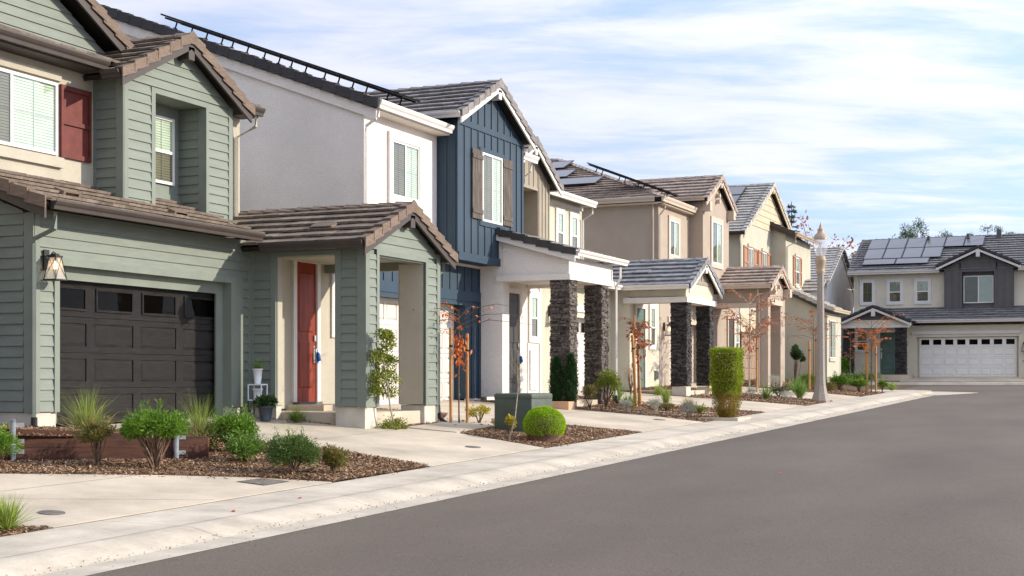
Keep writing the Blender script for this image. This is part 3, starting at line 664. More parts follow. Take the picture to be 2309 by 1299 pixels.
mulch_bed([(-16.1,44.1),(-13.2,44.35),(-11.8,45.25),(-10.02,45.7),(-10.02,50.25),(-11.7,49.85),(-13.0,50.2),(-16.1,50.6)],330,1.5)
mulch_bed([(-16.1,55.3),(-14.0,55.35),(-11.8,55.65),(-10.02,55.45),(-10.02,61.5),(-12.4,61.5),(-12.6,65.8),(-16.1,66)],220,1.8)
mulch_bed([(-16,77.5),(-13.9,77.5),(-13.6,80),(-16,80)],150,2.0); mulch_bed([(-12.8,77.55),(-11.95,77.55),(-11.5,80),(-12.2,80)],150,2.0); mulch_bed([(-5.35,77.55),(0,77.55),(0,80.4),(-5.85,80.2)],120,2.0)

# ================================================================ HOUSE A: green siding, dark garage door, red door
A=thing('house','sage green lap-sided house with charcoal garage door, red front door and maroon shutter','house',(-16.2,20.6,-.75))
X1=F('X',-16.2); YS=F('Y',17.58); YP1=F('Y',23.6); XP=F('X',-13.58); XU=F('X',-17.45); XB=F('X',-16.8)
# garage wall
mb=MB()
siding(mb,X1,[rect(17.70,18.03,-.52,1.92),rect(23.31,23.5,-.52,1.92),rect(17.70,23.5,1.99,2.74)])
ysl=lambda x:2.63+.385*(-16.2-x)   # underside of the garage roof
siding(mb,YS,[[(-16.38,-.52),(-16.38,ysl(-16.38)),(-21.5,ysl(-21.5)),(-21.5,-.52)]])
mb.build('siding_wall','green',A)
mb=MB()
fbox(mb,X1,17.58,18.14,-.52,2.68,-.3,0); fbox(mb,X1,22.91,23.6,-.52,2.68,-.3,0); fbox(mb,X1,18.14,22.91,1.90,2.68,-.3,0)
mb.prism([(-22,17.6,-.52),(-16.52,17.6,-.52),(-16.52,17.6,2.6),(-17.5,17.6,2.9),(-22,17.6,4.3)],(0,.1,0))
mb.box(-22,-16.7,23.5,26.6,-.6,2.5)
mb.build('wall_core','greentrim',A)
mb=MB()
fbox(mb,X1,17.57,17.70,-.53,2.70,.0,.035); fbox(mb,YS,-16.36,-16.165,-.53,2.66,0,.035)      # corner boards
fbox(mb,X1,18.03,18.15,-.53,1.99,.0,.04); fbox(mb,X1,22.91,23.31,-.53,1.99,.0,.04); fbox(mb,X1,18.15,22.91,1.87,1.99,.0,.04)
fbox(mb,X1,23.5,23.6,-.53,2.7,0,.03); fbox(mb,YP1,-16.2,-16.1,-.53,2.7,0,.03)
fbox(mb,X1,18.14,22.91,1.66,1.90,-.2,-.16); fbox(mb,X1,22.70,22.91,-.72,1.66,-.2,-.16); fbox(mb,X1,18.14,18.3,-.72,1.66,-.2,-.16)
mb.build('trim_boards','greentrim',A)
pieces('plinth','plinth',A,[(-21.5,-16.22,17.6,18.12,-1.0,-.53),(-16.5,-16.22,22.93,23.6,-1.0,-.53),(-16.2,-15.6,23.62,23.8,-1.0,-.53)])
garage_door(A,F('X',-16.5),18.05,22.97,-.745,1.66,'gdA',4,4,wins=4)
# garage roof
shed_roof(A,-15.70,-17.5,17.28,23.35,2.80,3.49,'tileA','tileAr','dkbrown',seed=11,gmat='dkbrown',gy=(17.42,23.2),deckz=.06,board=.17)
# upper storey wall
mb=MB(); fbox(mb,XU,12.0,21.3,2.6,5.62,-.3,0); fbox(mb,XU,22.95,25.04,2.6,5.62,-.3,0); fbox(mb,XU,21.3,22.95,2.6,3.1,-.3,0); mb.box(-26,-17.75,12.2,25.04,2.6,5.6); mb.build('stucco_wall','stuccoA',A)
window(A,F('X',-17.45),17.3,19.50,3.93,5.20,'slider',None,head='stuccoA')
mb=MB(); fbox(mb,XU,17.1,19.62,3.72,3.90,0,.08); mb.build('sill','stuccoA',A)
shutter(A,XU,19.58,20.36,3.92,5.20,'maroon')
mb=MB(); fbox(mb,XU,24.15,24.55,3.2,5.0,0,.03); mb.build('panel_trim','vinyl',A)
# bump-out with recess
mb=MB(); zc=gline(20.49,23.81,5.47,22.15,6.42)
siding(mb,XB,[rect(20.61,21.27,2.95,5.40),rect(23.03,23.69,2.95,5.40),[(20.55,5.44),(23.75,5.44),(22.15,6.38)]],zref=2.95)
fy=F('Y',20.49); siding(mb,fy,[rect(-17.45,-16.93,3.0,5.5)],zref=2.95)
fy2=F('Y',22.95); siding(mb,fy2,[rect(-17.45,-16.95,3.0,5.3)],zref=2.95); xb=F('X',-17.42); siding(mb,xb,[rect(21.38,22.95,2.95,3.62)],zref=2.95,t=.012)
mb.build('bay_siding','green',A)
mb=MB(); fbox(mb,XB,20.5,21.36,2.9,5.46,-.75,0); fbox(mb,XB,22.96,23.80,2.9,5.46,-.75,0); fbox(mb,XB,21.36,22.96,5.32,5.46,-.75,0); mb.prism([(-16.8,20.5,5.46),(-16.8,23.8,5.46),(-16.8,22.15,6.40)],(-.7,0,0))
mb.box(-17.5,-17.43,21.3,23,2.9,5.33); mb.build('bay_core','greentrim',A)
mb=MB(); fbox(mb,XB,20.48,20.61,2.9,5.46,0,.032); fbox(mb,fy,-16.93,-16.768,2.9,5.5,0,.032); fbox(mb,fy,-17.45,-17.38,2.9,5.5,0,.025)
fbox(mb,XB,21.27,21.38,2.9,5.32,0,.032); fbox(mb,XB,22.94,23.03,2.9,5.32,0,.032); fbox(mb,XB,21.27,23.03,5.32,5.42,0,.032); fbox(mb,XB,23.69,23.82,2.9,5.46,0,.032); fbox(mb,fy2,-16.95,-16.8,2.9,5.32,0,.02)
mb.build('bay_trim','greentrim',A)
window(A,F('X',-17.42),22.0,22.74,3.80,5.10,'hung')
gable_roof(A,-18.6,-16.52,22.15,1.98,5.47,6.53,'tileA','tileAr','dkbrown',seed=21,gmat='dkbrown',gx=-16.95,gr=False,back_cut=0.0)
# upper eave, skirt roof and big gable
gutter(A,(-17.0,12,5.70),(-17.0,20.25,5.70),(1,0,0),'dkbrown',h=.17); gutter(A,(-17.0,23.9,5.70),(-17.0,25.15,5.70),(1,0,0),'dkbrown',h=.17)
mb=MB(); mb.box(-17.45,-17.02,12,20.5,5.50,5.55); mb.box(-17.45,-17.02,23.82,25.1,5.50,5.55); mb.build('soffit','dkbrown',A)
mb=MB(); tiles(mb,(-16.98,12,5.70),(0,1,0),(-1,0,.3),[(0,0),(13.1,0),(13.1,.95),(0,.95)],seed=31); tiles(mb,(-17.9,21.6,5.98),(0,1,0),(-1,0,.12),[(0,0),(3.5,0),(3.5,3),(0,3)],seed=32); mb.build('skirt_roof','tileA',A)
XG=F('X',-17.85); mb=MB(); siding(mb,XG,[[(12.5,5.95),(21.3,5.95),(21.3,6.1),(17.0,8.52),(12.5,6.1)]],zref=5.93); mb.build('gable_siding','green',A)
mb=MB(); fpoly(mb,XG,[(12.5,5.8),(21.4,5.8),(21.4,6.05),(17,8.5),(12.5,6.05)],-6,-.01); mb.build('gable_core','greentrim',A)
gable_roof(A,-24,-17.5,17.0,4.75,6.19,8.86,'tileA','tileAr','dkbrown',seed=41,gl=False,gr=False,board=.2,brackets=False)
# porch
ZP=2.5; RG=3.40
zr=gline(23.3,26.98,2.56,25.14,3.5)
mb=MB()
siding(mb,YP1,[rect(-16.1,-15.70,-.52,2.6),rect(-14.1,-13.72,-.52,2.6),rect(-15.7,-14.1,2.50,2.6)])
siding(mb,XP,[rect(23.72,24.0,-.52,2.42),rect(26.16,26.56,-.52,2.42),[(23.72,2.52),(26.56,2.52),(26.56,2.62),(25.14,3.36),(23.72,2.62)]])
mb.build('porch_siding','green',A)
mb=MB()
mb.box(-16.2,-15.58,23.61,23.78,-.52,2.6); mb.box(-14.23,-13.6,23.61,24.09,-.52,2.6); mb.box(-14.15,-13.6,26.06,26.68,-.52,2.6); mb.box(-15.58,-14.23,23.61,23.9,2.41,2.6)
mb.box(-13.9,-13.6,24.09,26.06,2.39,2.6); mb.prism([(-13.6,23.62,2.6),(-13.6,26.66,2.6),(-13.6,25.14,3.37)],(-.3,0,0))
mb.box(-16.2,-13.9,26.4,26.66,2.3,2.6)
mb.build('porch_core','greentrim',A)
mb=MB()
mb.box(-14.22,-13.9,24.085,24.12,-.51,2.4); mb.box(-15.58,-14.23,23.9,24.0,2.42,2.58); mb.box(-14.16,-13.62,26.03,26.06,-.51,2.39); mb.box(-15.61,-15.575,23.64,23.80,-.5,2.41); mb.box(-16.22,-13.92,23.9,26.4,2.48,2.55)
mb.box(-14.22,-14.15,26.1,26.6,-.5,2.4)
mb.build('porch_lining','stuccoA',A)
mb=MB()
fbox(mb,YP1,-15.70,-15.585,-.53,2.50,0,.034); fbox(mb,YP1,-14.23,-14.1,-.53,2.50,0,.034); fbox(mb,YP1,-15.585,-14.23,2.41,2.5,0,.034); fbox(mb,YP1,-13.74,-13.55,-.53,2.62,0,.034)
fbox(mb,XP,23.57,23.72,-.53,2.62,0,.034); fbox(mb,XP,24.0,24.10,-.53,2.42,0,.034); fbox(mb,XP,26.05,26.16,-.53,2.42,0,.034); fbox(mb,XP,24.0,26.16,2.42,2.52,0,.034) ; fbox(mb,XP,26.56,26.70,-.53,2.62,0,.034)
mb.build('porch_trim','greentrim',A)
pieces('porch_plinth','plinth',A,[(-14.25,-13.60,23.63,24.07,-1.1,-.53),(-14.15,-13.60,26.08,26.66,-1.1,-.53)])
mb=MB(); mb.box(-16.3,-13.68,23.8,26.6,-1.1,-.64); mb.box(-16.2,-15.3,24.9,26.4,-.64,-.52); mb.build('porch_slab','conc',A)
mb=MB(); mb.box(-16.7,-16.2,23.6,26.85,-.6,2.55); mb.build('entry_wall','stuccoA',A)
front_door(A,X1,25.22,26.02,-.47,2.62-.15,'door_red','white',lock='red front door')
window(A,X1,26.72,27.3,1.0,2.3,'hung','white',tw=.08)
mb=MB(); mb.box(-16.6,-16.2,26.85,27.6,-.6,2.6); mb.build('side_wall','stuccoA',A)
gable_roof(A,-17.6,-13.36,25.14,1.90,2.60,3.50,'tileA','tileAr','dkbrown',seed=51,gmat='dkbrown',gx=-15.68,gr=True,back_cut=0.0)
# downspouts
downspout(A,[(-15.78,17.62,2.66),(-15.78,17.62,2.40),(-16.14,17.56,2.25),(-16.14,17.54,2.15),(-16.14,17.54,-.62)],'greentrim')
mb=MB(); mb.tube([(-16.14,17.54,-.6),(-16.14,17.54,-.75),(-16.0,17.52,-.85)],[.05,.055,.05],10); mb.build('drain_elbow','black',A)
downspout(A,[(-17.0,24.98,5.55),(-17.0,24.98,5.3),(-17.39,24.85,5.08),(-17.39,24.85,3.2)],'stuccoA')
downspout(A,[(-13.6,26.95,2.5),(-13.6,26.95,2.3),(-13.62,26.72,2.2),(-13.62,26.72,-.7)],'greentrim')
mb=MB(); mb.tube([(-13.62,26.74,-.45),(-13.6,26.76,-.8),(-13.45,26.8,-.92)],[.04,.04,.04],8); mb.build('drain_elbow','black',A)
lantern(-16.16,17.82,1.93,'lit black lantern on the green pier left of the charcoal garage door',1.0)

# ================================================================ HOUSE B: white stucco and navy board-and-batten
B=thing('house','white stucco house with navy board and batten bay, almond garage door and black front door','house',(-16.2,32.6,-.6))
mb=MB(); mb.prism([(-16.2,28.1,2.95),(-16.2,28.1,6.27),(-23.9,28.1,9.2),(-30,28.1,6.9),(-30,28.1,2.95)],(0,3.65,0)); mb.box(-30,-16.2,31.75,37.0,2.95,6.2); mb.box(-30,-16.9,28.12,34.3,-.7,2.95); mb.build('stucco_wall','stuccoB',B)
mb=MB(); fbox(mb,X1,28.12,28.45,-.6,2.94,-.4,0); fbox(mb,X1,33.3,34.28,-.6,2.94,-.4,0); fbox(mb,X1,28.45,33.3,1.95,2.94,-.4,0); mb.build('panel_wall','blue',B)
mb=MB(); battens(mb,X1,28.14,34.2,2.32,2.93,.42); battens(mb,X1,33.75,34.2,-.5,1.95,.42); mb.build('battens','blue',B)
mb=MB(); fbox(mb,X1,28.12,34.22,2.05,2.31,0,.05); fbox(mb,X1,28.3,33.6,1.93,2.05,0,.03); fbox(mb,X1,33.3,33.55,-.5,1.93,0,.03); fbox(mb,X1,34.15,34.27,-.5,2.05,0,.03); mb.build('trim_boards','bluedk',B)
mb=MB(); fbox(mb,X1,33.3,34.27,-1.0,-.5,-.3,.02); mb.build('plinth','plinth',B)
garage_door(B,F('X',-16.5),28.4,33.3,-.60,1.95,'gdB',8,4)
XB2=F('X',-15.65)
mb=MB(); fpoly(mb,XB2,[(31.75,3.02),(35.85,3.02),(35.85,6.5),(33.8,7.52),(31.75,6.5)],-1.2,0); mb.build('bay_wall','blue',B)
gz=gline(31.75,35.85,6.45,33.8,7.5)
mb=MB(); 
for i in range(11):
    a=31.75+.02+i*(4.06/10)
    segs=[(3.2,6.40),(6.55,gz(a)-.02)]
    if 32.5<a<35.1: segs=[(3.2,4.02),(5.98,6.40),(6.55,gz(a)-.02)] if 33.1<a<34.5 else [(3.2,6.40),(6.55,gz(a)-.02)]
    for z0,z1 in segs:
        if z1-z0>.05: fbox(mb,XB2,a-.022,a+.022,z0,z1,0,.024)
fyb=F('Y',31.75); battens(mb,fyb,-16.2,-15.7,3.2,6.4,.25)
mb.build('battens','blue',B)
mb=MB(); fbox(mb,XB2,31.72,35.88,3.0,3.2,-.02,.05); fbox(mb,fyb,-16.2,-15.6,3.0,3.2,-.02,.04); fbox(mb,XB2,31.75,35.85,6.40,6.55,0,.03); fbox(mb,XB2,33.05,34.55,3.98,4.1,0,.035); fbox(mb,XB2,33.05,34.55,5.88,6.0,0,.035)
fbox(mb,XB2,31.74,31.86,3.2,6.45,0,.028); fbox(mb,XB2,35.74,35.86,3.2,6.45,0,.028); mb.build('bay_trim','bluedk',B)
window(B,XB2,33.17,34.42,4.10,5.88,'slider')
shutter(B,XB2,32.55,33.15,4.12,5.90,'woodshut',True,d=.028); shutter(B,XB2,34.44,35.04,4.12,5.90,'woodshut',True,d=.028)
gable_roof(B,-21.0,-15.36,33.75,2.28,6.60,7.78,'tileB','tileB','white',seed=61,gx=-16.9,gr=True)
window(B,X1,29.35,30.72,4.32,5.66,'slider','stuccoB',tw=.17,td=.07)
# main roof of B seen from its verge
L=math.hypot(8.1,3.05)
mb=MB(); tiles(mb,(-15.75,28.0,6.27),(0,1,0),(-8.1,0,3.05),[(0,0),(9.2,0),(9.2,L),(0,L)],e=.36,seed=71); rf=mb.build('main_roof','tileB',B)
mb=MB(); slab(mb,(-15.75,28.0,6.27),(0,1,0),(-8.1,0,3.05),[(0,0),(9.2,0),(9.2,L),(0,L)]); slab(mb,(-23.85,28.0,9.30),(0,1,0),(-6.5,0,-2.6),[(0,0),(9.2,0),(9.2,7),(0,7)]); mb.build('roof_deck','deck',rf)
mb=MB(); rake_tiles(mb,(-15.78,27.98,6.27),(-23.85,27.98,9.31),(0,-1,0),drop=.23,e=.40,seed=72); mb.build('rake_tiles','tileBr',rf)
mb=MB(); mb.prism([(-15.85,28.03,6.12),(-23.85,28.03,9.13),(-23.85,28.03,8.86),(-15.85,28.03,5.88)],(0,.05,0)); mb.build('rake_board','stuccoB',rf)
gutter(B,(-15.82,28.02,6.32),(-15.82,31.72,6.32),(1,0,0),'white',h=.19); gutter(B,(-15.82,36.15,6.32),(-15.82,37.15,6.32),(1,0,0),'white',h=.19)
mb=MB(); mb.box(-16.2,-15.84,28.05,31.74,6.1,6.14); mb.build('soffit','stuccoB',B)
downspout(B,[(-15.82,28.1,6.15),(-15.82,28.1,5.95),(-16.12,28.05,5.75),(-16.12,28.05,5.6),(-16.12,28.05,3.0)],'stuccoB')
downspout(B,[(-15.85,36.9,6.12),(-15.85,36.9,5.9),(-16.15,36.95,5.7),(-16.15,36.95,4.2)],'white')
# porch B
fp=F('Y',34.28)
mb=MB(); mb.box(-16.4,-15.55,34.28,34.72,-.46,3.75); mb.prism([(-15.56,34.28,2.74),(-13.65,34.28,2.74),(-13.65,34.28,3.2),(-15.56,34.28,3.74)],(0,.25,0)); mb.box(-13.9,-13.65,34.53,37.6,2.74,3.2)
mb.box(-16.25,-13.9,34.5,37.6,2.72,2.80); mb.box(-16.7,-16.2,34.7,38.48,-.6,3.4); mb.box(-16.4,-13.9,37.4,37.6,2.74,3.3)
mb.build('porch_wall','stuccoB',B)
mb=MB(); mb.box(-15.72,-13.6,34.22,34.56,2.60,2.75); mb.box(-13.95,-13.58,34.56,37.72,2.60,2.75); mb.box(-16.2,-13.95,37.42,37.7,2.62,2.75); mb.build('beam_trim','stuccoB',B)
shed_roof(B,-13.42,-16.25,34.1,38.0,3.32,4.12,'tileB','tileBr','white',seed=81,gmat='white',gy=(34.15,38.0),board=.17)
stone_pillar(None,-14.19,-13.65,34.32,34.86,-.75,2.6,B,'stoneB',5); stone_pillar(None,-14.10,-13.60,36.58,37.10,-.7,2.6,B,'stoneB',6)
front_door(B,X1,35.98,36.80,-.38,2.42,'door_dark','white',lock='dark front door',cw=.16)
window(B,X1,37.62,38.14,1.2,2.42,'hung','stuccoB',tw=.13)
mb=MB(); fbox(mb,X1,37.6,38.15,-.3,.85,0,.04); fbox(mb,X1,37.42,37.5,-.4,1.06,0,.03); fbox(mb,X1,38.3,38.45,-.4,2.7,0,.03); mb.build('panel_trim','stuccoB',B)
mb=MB(); mb.box(-16.3,-13.7,34.35,37.5,-1.2,-.55); mb.build('porch_slab','conc',B)
downspout(B,[(-13.42,37.6,3.15),(-13.42,37.6,2.85),(-13.55,37.62,2.6),(-13.55,37.62,-.55)],'white')
mb=MB(); mb.tube([(-13.55,37.62,-.45),(-13.52,37.6,-.62),(-13.38,37.55,-.74)],[.05,.05,.045],8); mb.build('drain_elbow','black',B)

# ================================================================ HOUSE C: cream, tan board-and-batten bay, grey-roofed porch
Cc=thing('house','cream house with tan panelled bay, white garage door and slate-roofed porch on dark stone pillars','house',(-16.2,43.5,-.45))
mb=MB(); mb.box(-26,-16.62,38.5,49.6,-.6,3.0); fbox(mb,X1,38.5,39.6,-.55,3.0,-.42,0); fbox(mb,X1,44.0,44.5,-.55,3.0,-.42,0); fbox(mb,X1,39.6,44.0,1.95,3.0,-.42,0); mb.box(-26,-17.45,37.2,45.0,2.9,5.95)
mb.build('plaster_wall','cream',Cc)
mb=MB(); fbox(mb,X1,39.5,44.15,2.12,2.34,0,.06); fbox(mb,X1,39.5,44.15,1.95,2.0,0,.03); mb.build('trim_band','white',Cc)
garage_door(Cc,F('X',-16.5),39.5,44.0,-.40,1.95,'gdC',8,4,wins=8)
shed_roof(Cc,-15.75,-17.5,38.4,44.4,3.05,3.7,'tileC','tileC','white',seed=91,gmat='white')
mb=MB(); XC=F('X',-16.8); fbox(mb,XC,37.2,38.4,3.2,6.1,-.65,0); fbox(mb,XC,39.65,40.53,3.2,6.1,-.65,0); fbox(mb,XC,38.4,39.65,5.72,6.1,-.65,0); fbox(mb,XC,38.4,39.65,3.2,5.72,-.65,-.6); fpoly(mb,XC,[(37.2,6.1),(40.53,6.1),(38.86,6.98)],-.7,0); mb.build('bay_wall','tanbb',Cc)
mb=MB(); g2=gline(37.2,40.53,6.0,38.86,7.0); battens(mb,XC,39.72,40.5,3.2,g2,.26); battens(mb,XC,37.25,39.65,5.82,g2,.34); mb.build('battens','tanbb',Cc)
gable_roof(Cc,-19,-16.5,38.86,1.98,5.96,7.14,'tileB','tileB','white',seed=93,gl=False,gx=-17)
window(Cc,XU,42.72,43.24,4.2,5.46,'hung','white',tw=.12); window(Cc,XU,43.94,44.5,4.2,5.46,'hung','white',tw=.12)
mb=MB(); tiles(mb,(-16.98,40.9,5.98),(0,1,0),(-1,0,.33),[(0,0),(4.2,0),(4.2,4),(0,4)],seed=94); r0=mb.build('main_roof','tileBr',Cc)
mb=MB(); slab(mb,(-16.98,40.9,5.98),(0,1,0),(-1,0,.33),[(0,0),(4.2,0),(4.2,4),(0,4)]); mb.build('roof_deck','deck',r0)
gutter(Cc,(-17.0,40.9,6.0),(-17.0,45.0,6.0),(1,0,0),'white',h=.2)
mb=MB(); fbox(mb,XU,40.5,45.02,5.72,5.82,0,.04); mb.build('frieze','white',Cc)
downspout(Cc,[(-17.0,44.85,5.82),(-17.0,44.85,5.6),(-17.38,44.93,5.4),(-17.38,44.93,3.5)],'white')
# porch C
mb=MB(); mb.box(-16.3,-15.55,44.48,44.85,-.35,3.0); mb.box(-15.56,-13.63,44.48,44.75,2.72,3.0); mb.box(-13.9,-13.62,44.476,47.72,2.68,3.22); mb.box(-16.3,-13.9,44.6,47.6,2.66,2.74); mb.box(-16.62,-16.2,44.8,49.6,-.5,3.0)
mb.box(-16.3,-13.9,47.45,47.7,2.7,3.0); mb.build('porch_wall','cream',Cc)
mb=MB(); mb.prism([(-13.62,44.5,3.22),(-13.62,47.7,3.22),(-13.62,46.1,3.78)],(-.25,0,0)); battens(mb,F('X',-13.62),45.0,47.2,3.3,gline(44.5,47.7,3.15,46.1,3.80),.3); fbox(mb,F('X',-13.62),44.6,47.6,3.18,3.30,0,.03); mb.build('gable_panel','tanbb',Cc)
mb=MB(); mb.box(-15.75,-13.55,44.40,44.8,2.52,2.70); mb.box(-13.95,-13.53,44.8,47.78,2.52,2.70); mb.build('beam_trim','white',Cc)
gable_roof(Cc,-18.0,-13.38,46.1,1.92,3.05,4.02,'tileC','tileC','white',seed=95,gx=-16.3,gr=False)
stone_pillar(None,-14.14,-13.60,44.50,45.02,-.22,2.52,Cc,'stoneC',7); stone_pillar(None,-14.06,-13.60,47.14,47.64,-.22,2.52,Cc,'stoneC',8)
pieces('porch_plinth','plinth',Cc,[(-14.1,-13.62,44.52,45.0,-.9,-.24),(-14.04,-13.62,47.16,47.62,-.9,-.24)])
mb=MB(); mb.box(-16.3,-13.75,44.6,47.6,-.9,-.36); mb.build('porch_slab','conc',Cc)
front_door(Cc,X1,46.95,47.85,-.30,2.5,'door_teal','white',cw=.16)
window(Cc,X1,48.5,49.02,1.2,2.6,'hung','white',tw=.12)
lantern(-16.17,39.05,2.05,'unlit black lantern behind the brown stone pillars, beside the white garage door',1.0,lit=False)

# ================================================================ HOUSE D: taupe stucco
D=thing('house','taupe stucco house with hipped tile roof, gabled bay and taupe square porch pillars','house',(-16.2,54.4,-.3))
mb=MB(); mb.box(-30,-16.2,49.5,57.1,2.9,6.42); mb.box(-28,-16.62,49.65,60.8,-.5,3.0); fbox(mb,X1,49.65,50.75,-.4,2.95,-.42,0); fbox(mb,X1,55.05,55.45,-.4,2.95,-.42,0); fbox(mb,X1,50.75,55.05,2.15,2.95,-.42,0)
XD=F('X',-15.65); fpoly(mb,XD,[(53.35,2.9),(57.1,2.9),(57.1,6.95),(55.22,7.88),(53.35,6.95)],-.8,0); mb.build('stucco_wall','taupe',D)
garage_door(D,F('X',-16.5),50.8,55.0,-.33,2.14,'gdD',4,4)
mb=MB(); fbox(mb,X1,50.6,55.2,2.15,2.35,0,.05); mb.build('trim_band','taupetrim',D)
window(D,X1,50.78,51.92,4.64,5.98,'slider','taupetrim',tw=.15); window(D,XD,54.55,55.95,4.62,6.3,'slider','taupetrim',tw=.17)
k=7.0
mb=MB(); Lh=math.hypot(7,7*.395)
tiles(mb,(-31,49.2,6.6),(1,0,0),(0,7,2.765),[(0,0),(15.1,0),(8.1,Lh),(0,Lh)],seed=101,e=.36)
tiles(mb,(-15.9,49.2,6.6),(0,1,0),(-7,0,2.765),[(0,0),(8.2,0),(8.2,Lh),(7,Lh)],seed=102,e=.36)
rf=mb.build('main_roof','tileD',D)
mb=MB(); slab(mb,(-31,49.2,6.6),(1,0,0),(0,7,2.765),[(0,0),(15.1,0),(8.1,Lh),(0,Lh)]); slab(mb,(-15.9,49.2,6.6),(0,1,0),(-7,0,2.765),[(0,0),(8.2,0),(8.2,Lh),(7,Lh)]); mb.build('roof_deck','deck',rf)
mb=MB(); ridge_tiles(mb,(-15.9,49.2,6.62),(-22.9,56.2,9.4),(-.3,-1,-.4),(1,.3,-.4),seed=103); ridge_tiles(mb,(-31,56.2,9.38),(-22.9,56.2,9.4),(0,-1,-.4),(0,1,-.4),seed=104); mb.build('hip_tiles','tileD',rf)
gutter(D,(-31,49.22,6.66),(-16.25,49.22,6.66),(0,-1,0),'taupetrim',h=.18); gutter(D,(-15.95,49.1,6.66),(-15.95,53.3,6.66),(1,0,0),'taupetrim',h=.2)
gutter(D,(-17.2,53.1,7.08),(-15.5,53.1,7.08),(0,-1,0),'taupetrim')
mb=MB(); mb.box(-31,-16.0,49.24,49.5,6.40,6.46); mb.box(-16.2,-15.97,49.3,53.35,6.40,6.46); mb.build('soffit','taupetrim',D)
gable_roof(D,-21.5,-15.40,55.22,2.15,6.98,8.12,'tileD','tileD','taupetrim',seed=105,gl=False,gr=False)
pieces('eave_bracket','taupetrim',D,[(-15.75,-15.36,yy-.14,yy+.14,6.55,6.92) for yy in (53.5,56.95)])
for zz in (7.35,7.12):
    mb=MB(); mb.tube([(-15.66,55.22,zz),(-15.48,55.22,zz)],.085,12); mb.build('gable_vent','taupetrim',D)
downspout(D,[(-16.38,49.42,6.5),(-16.38,49.42,2.9)],'taupetrim'); downspout(D,[(-15.9,49.4,6.45),(-15.9,49.4,6.25),(-16.14,49.46,6.0),(-16.14,49.46,3.0)],'taupetrim')
# porch D
mb=MB(); mb.box(-16.3,-14.1,55.45,55.75,2.98,3.7); mb.box(-14.1,-13.6,55.447,55.83,-.3,3.7); mb.box(-14.05,-13.6,57.55,58.33,-.3,3.3); mb.box(-13.95,-13.6,55.83,57.55,3.15,3.7); mb.prism([(-13.6,55.5,3.7),(-13.6,58.33,3.7),(-13.6,56.9,4.42)],(-.3,0,0)); mb.box(-13.9,-13.6,57.55,58.33,3.301,3.7)
mb.box(-16.62,-16.2,55.6,60.8,-.5,3.6); mb.box(-16.2,-13.9,55.7,58.3,3.2,3.3); mb.box(-16.2,-16.0,55.45,55.7,-.3,3.0); mb.build('porch_wall','taupe',D)
mb=MB(); mb.box(-16.2,-14.05,55.38,55.62,2.86,3.05); mb.box(-13.8,-13.54,55.75,57.72,3.0,3.2); mb.build('beam_trim','taupetrim',D)
gable_roof(D,-17.4,-13.38,56.9,1.78,3.72,4.55,'tileD','tileD','taupetrim',seed=106,gr=False,gx=-16.3)
pieces('eave_bracket','taupetrim',D,[(-13.7,-13.32,yy-.14,yy+.14,3.38,3.72) for yy in (55.65,58.2)])
mb=MB(); mb.tube([(-13.61,56.9,3.75),(-13.45,56.9,3.75)],.085,12); mb.build('gable_vent','taupetrim',D)
front_door(D,X1,58.9,59.8,-.2,2.6,'door_dark','taupetrim'); window(D,X1,60.1,60.6,.6,2.7,'hung','white',tw=.1)
downspout(D,[(-13.95,55.2,3.6),(-13.95,55.2,3.4),(-13.95,55.4,3.25),(-13.95,55.4,-.45)],'taupetrim')
mb=MB(); mb.box(-16.2,-13.7,55.6,58.3,-.9,-.34); mb.build('porch_slab','conc',D)
lantern(-16.17,50.1,1.95,'lit black lantern seen beside the charcoal stone pillar, on the taupe house wall',1.0)

# ================================================================ HOUSE E: pale green stucco, steep gable, orange shutters
E_=thing('house','pale green stucco house with steep yellow-sided gable, terracotta shutters and low front wing','house',(-15.6,66.2,-.2))
XE=F('X',-16.2); XY=F('X',-15.5)
mb=MB(); mb.box(-28,-16.2,60.95,71.2,2.9,6.4); fpoly(mb,XE,[(60.95,6.4),(71.3,6.4),(70.4,7.0),(62.0,7.0)],-.3,0); mb.box(-28,-16.62,61.0,66.4,-.4,3.0); mb.box(-16.4,-15.5,66.62,72.1,2.9,6.85); mb.prism([(-16.3,66.62,6.85),(-15.5,66.62,6.85),(-16.3,66.62,7.35)],(0,5.48,0))
mb.prism([(-16.4,66.4,-.6),(-13.5,66.4,-.6),(-13.5,66.4,3.12),(-16.4,66.4,4.55)],(0,3.3,0)); mb.build('stucco_wall','stuccoE',E_)
mb=MB(); siding(mb,XE,[[(62.1,7.0),(70.2,7.0),(66.15,9.0)]],e=.3,zref=7.0); siding(mb,XE,[rect(61.0,66.4,2.1,2.95)],e=.3,zref=2.1); mb.build('siding','yellow',E_)
mb=MB(); fpoly(mb,XE,[(61.5,6.9),(70.8,6.9),(66.15,9.05)],-8,-.005); fbox(mb,X1,61.0,66.4,2.1,2.98,-.3,-.002); mb.build('gable_core','yellow',E_)
garage_door(E_,F('X',-16.3),61.6,66.2,-.2,2.1,'gdE',8,4)
gable_roof(E_,-23,-15.93,66.15,5.45,6.45,9.22,'tileE','tileE','yellow',seed=111,gl=True,gr=False,gmat='dkbrown',gx=-17.5,brackets=.35)
for a,b in ((62.32,63.1),(64.85,65.6)): window(E_,XE,a,b,4.7,5.92,'slider',None,head='stuccoE')
for a,b in ((61.5,62.24),(63.18,63.9),(64.06,64.76),(65.7,66.4)): shutter(E_,XE,a,b,4.55,5.95,'orange')
window(E_,XY,68.62,69.36,4.62,5.95,'hung',None,head='stuccoE',sill='stuccoE'); shutter(E_,XY,68.1,68.55,4.55,6.0,'orange'); shutter(E_,XY,69.43,69.9,4.55,6.0,'orange')
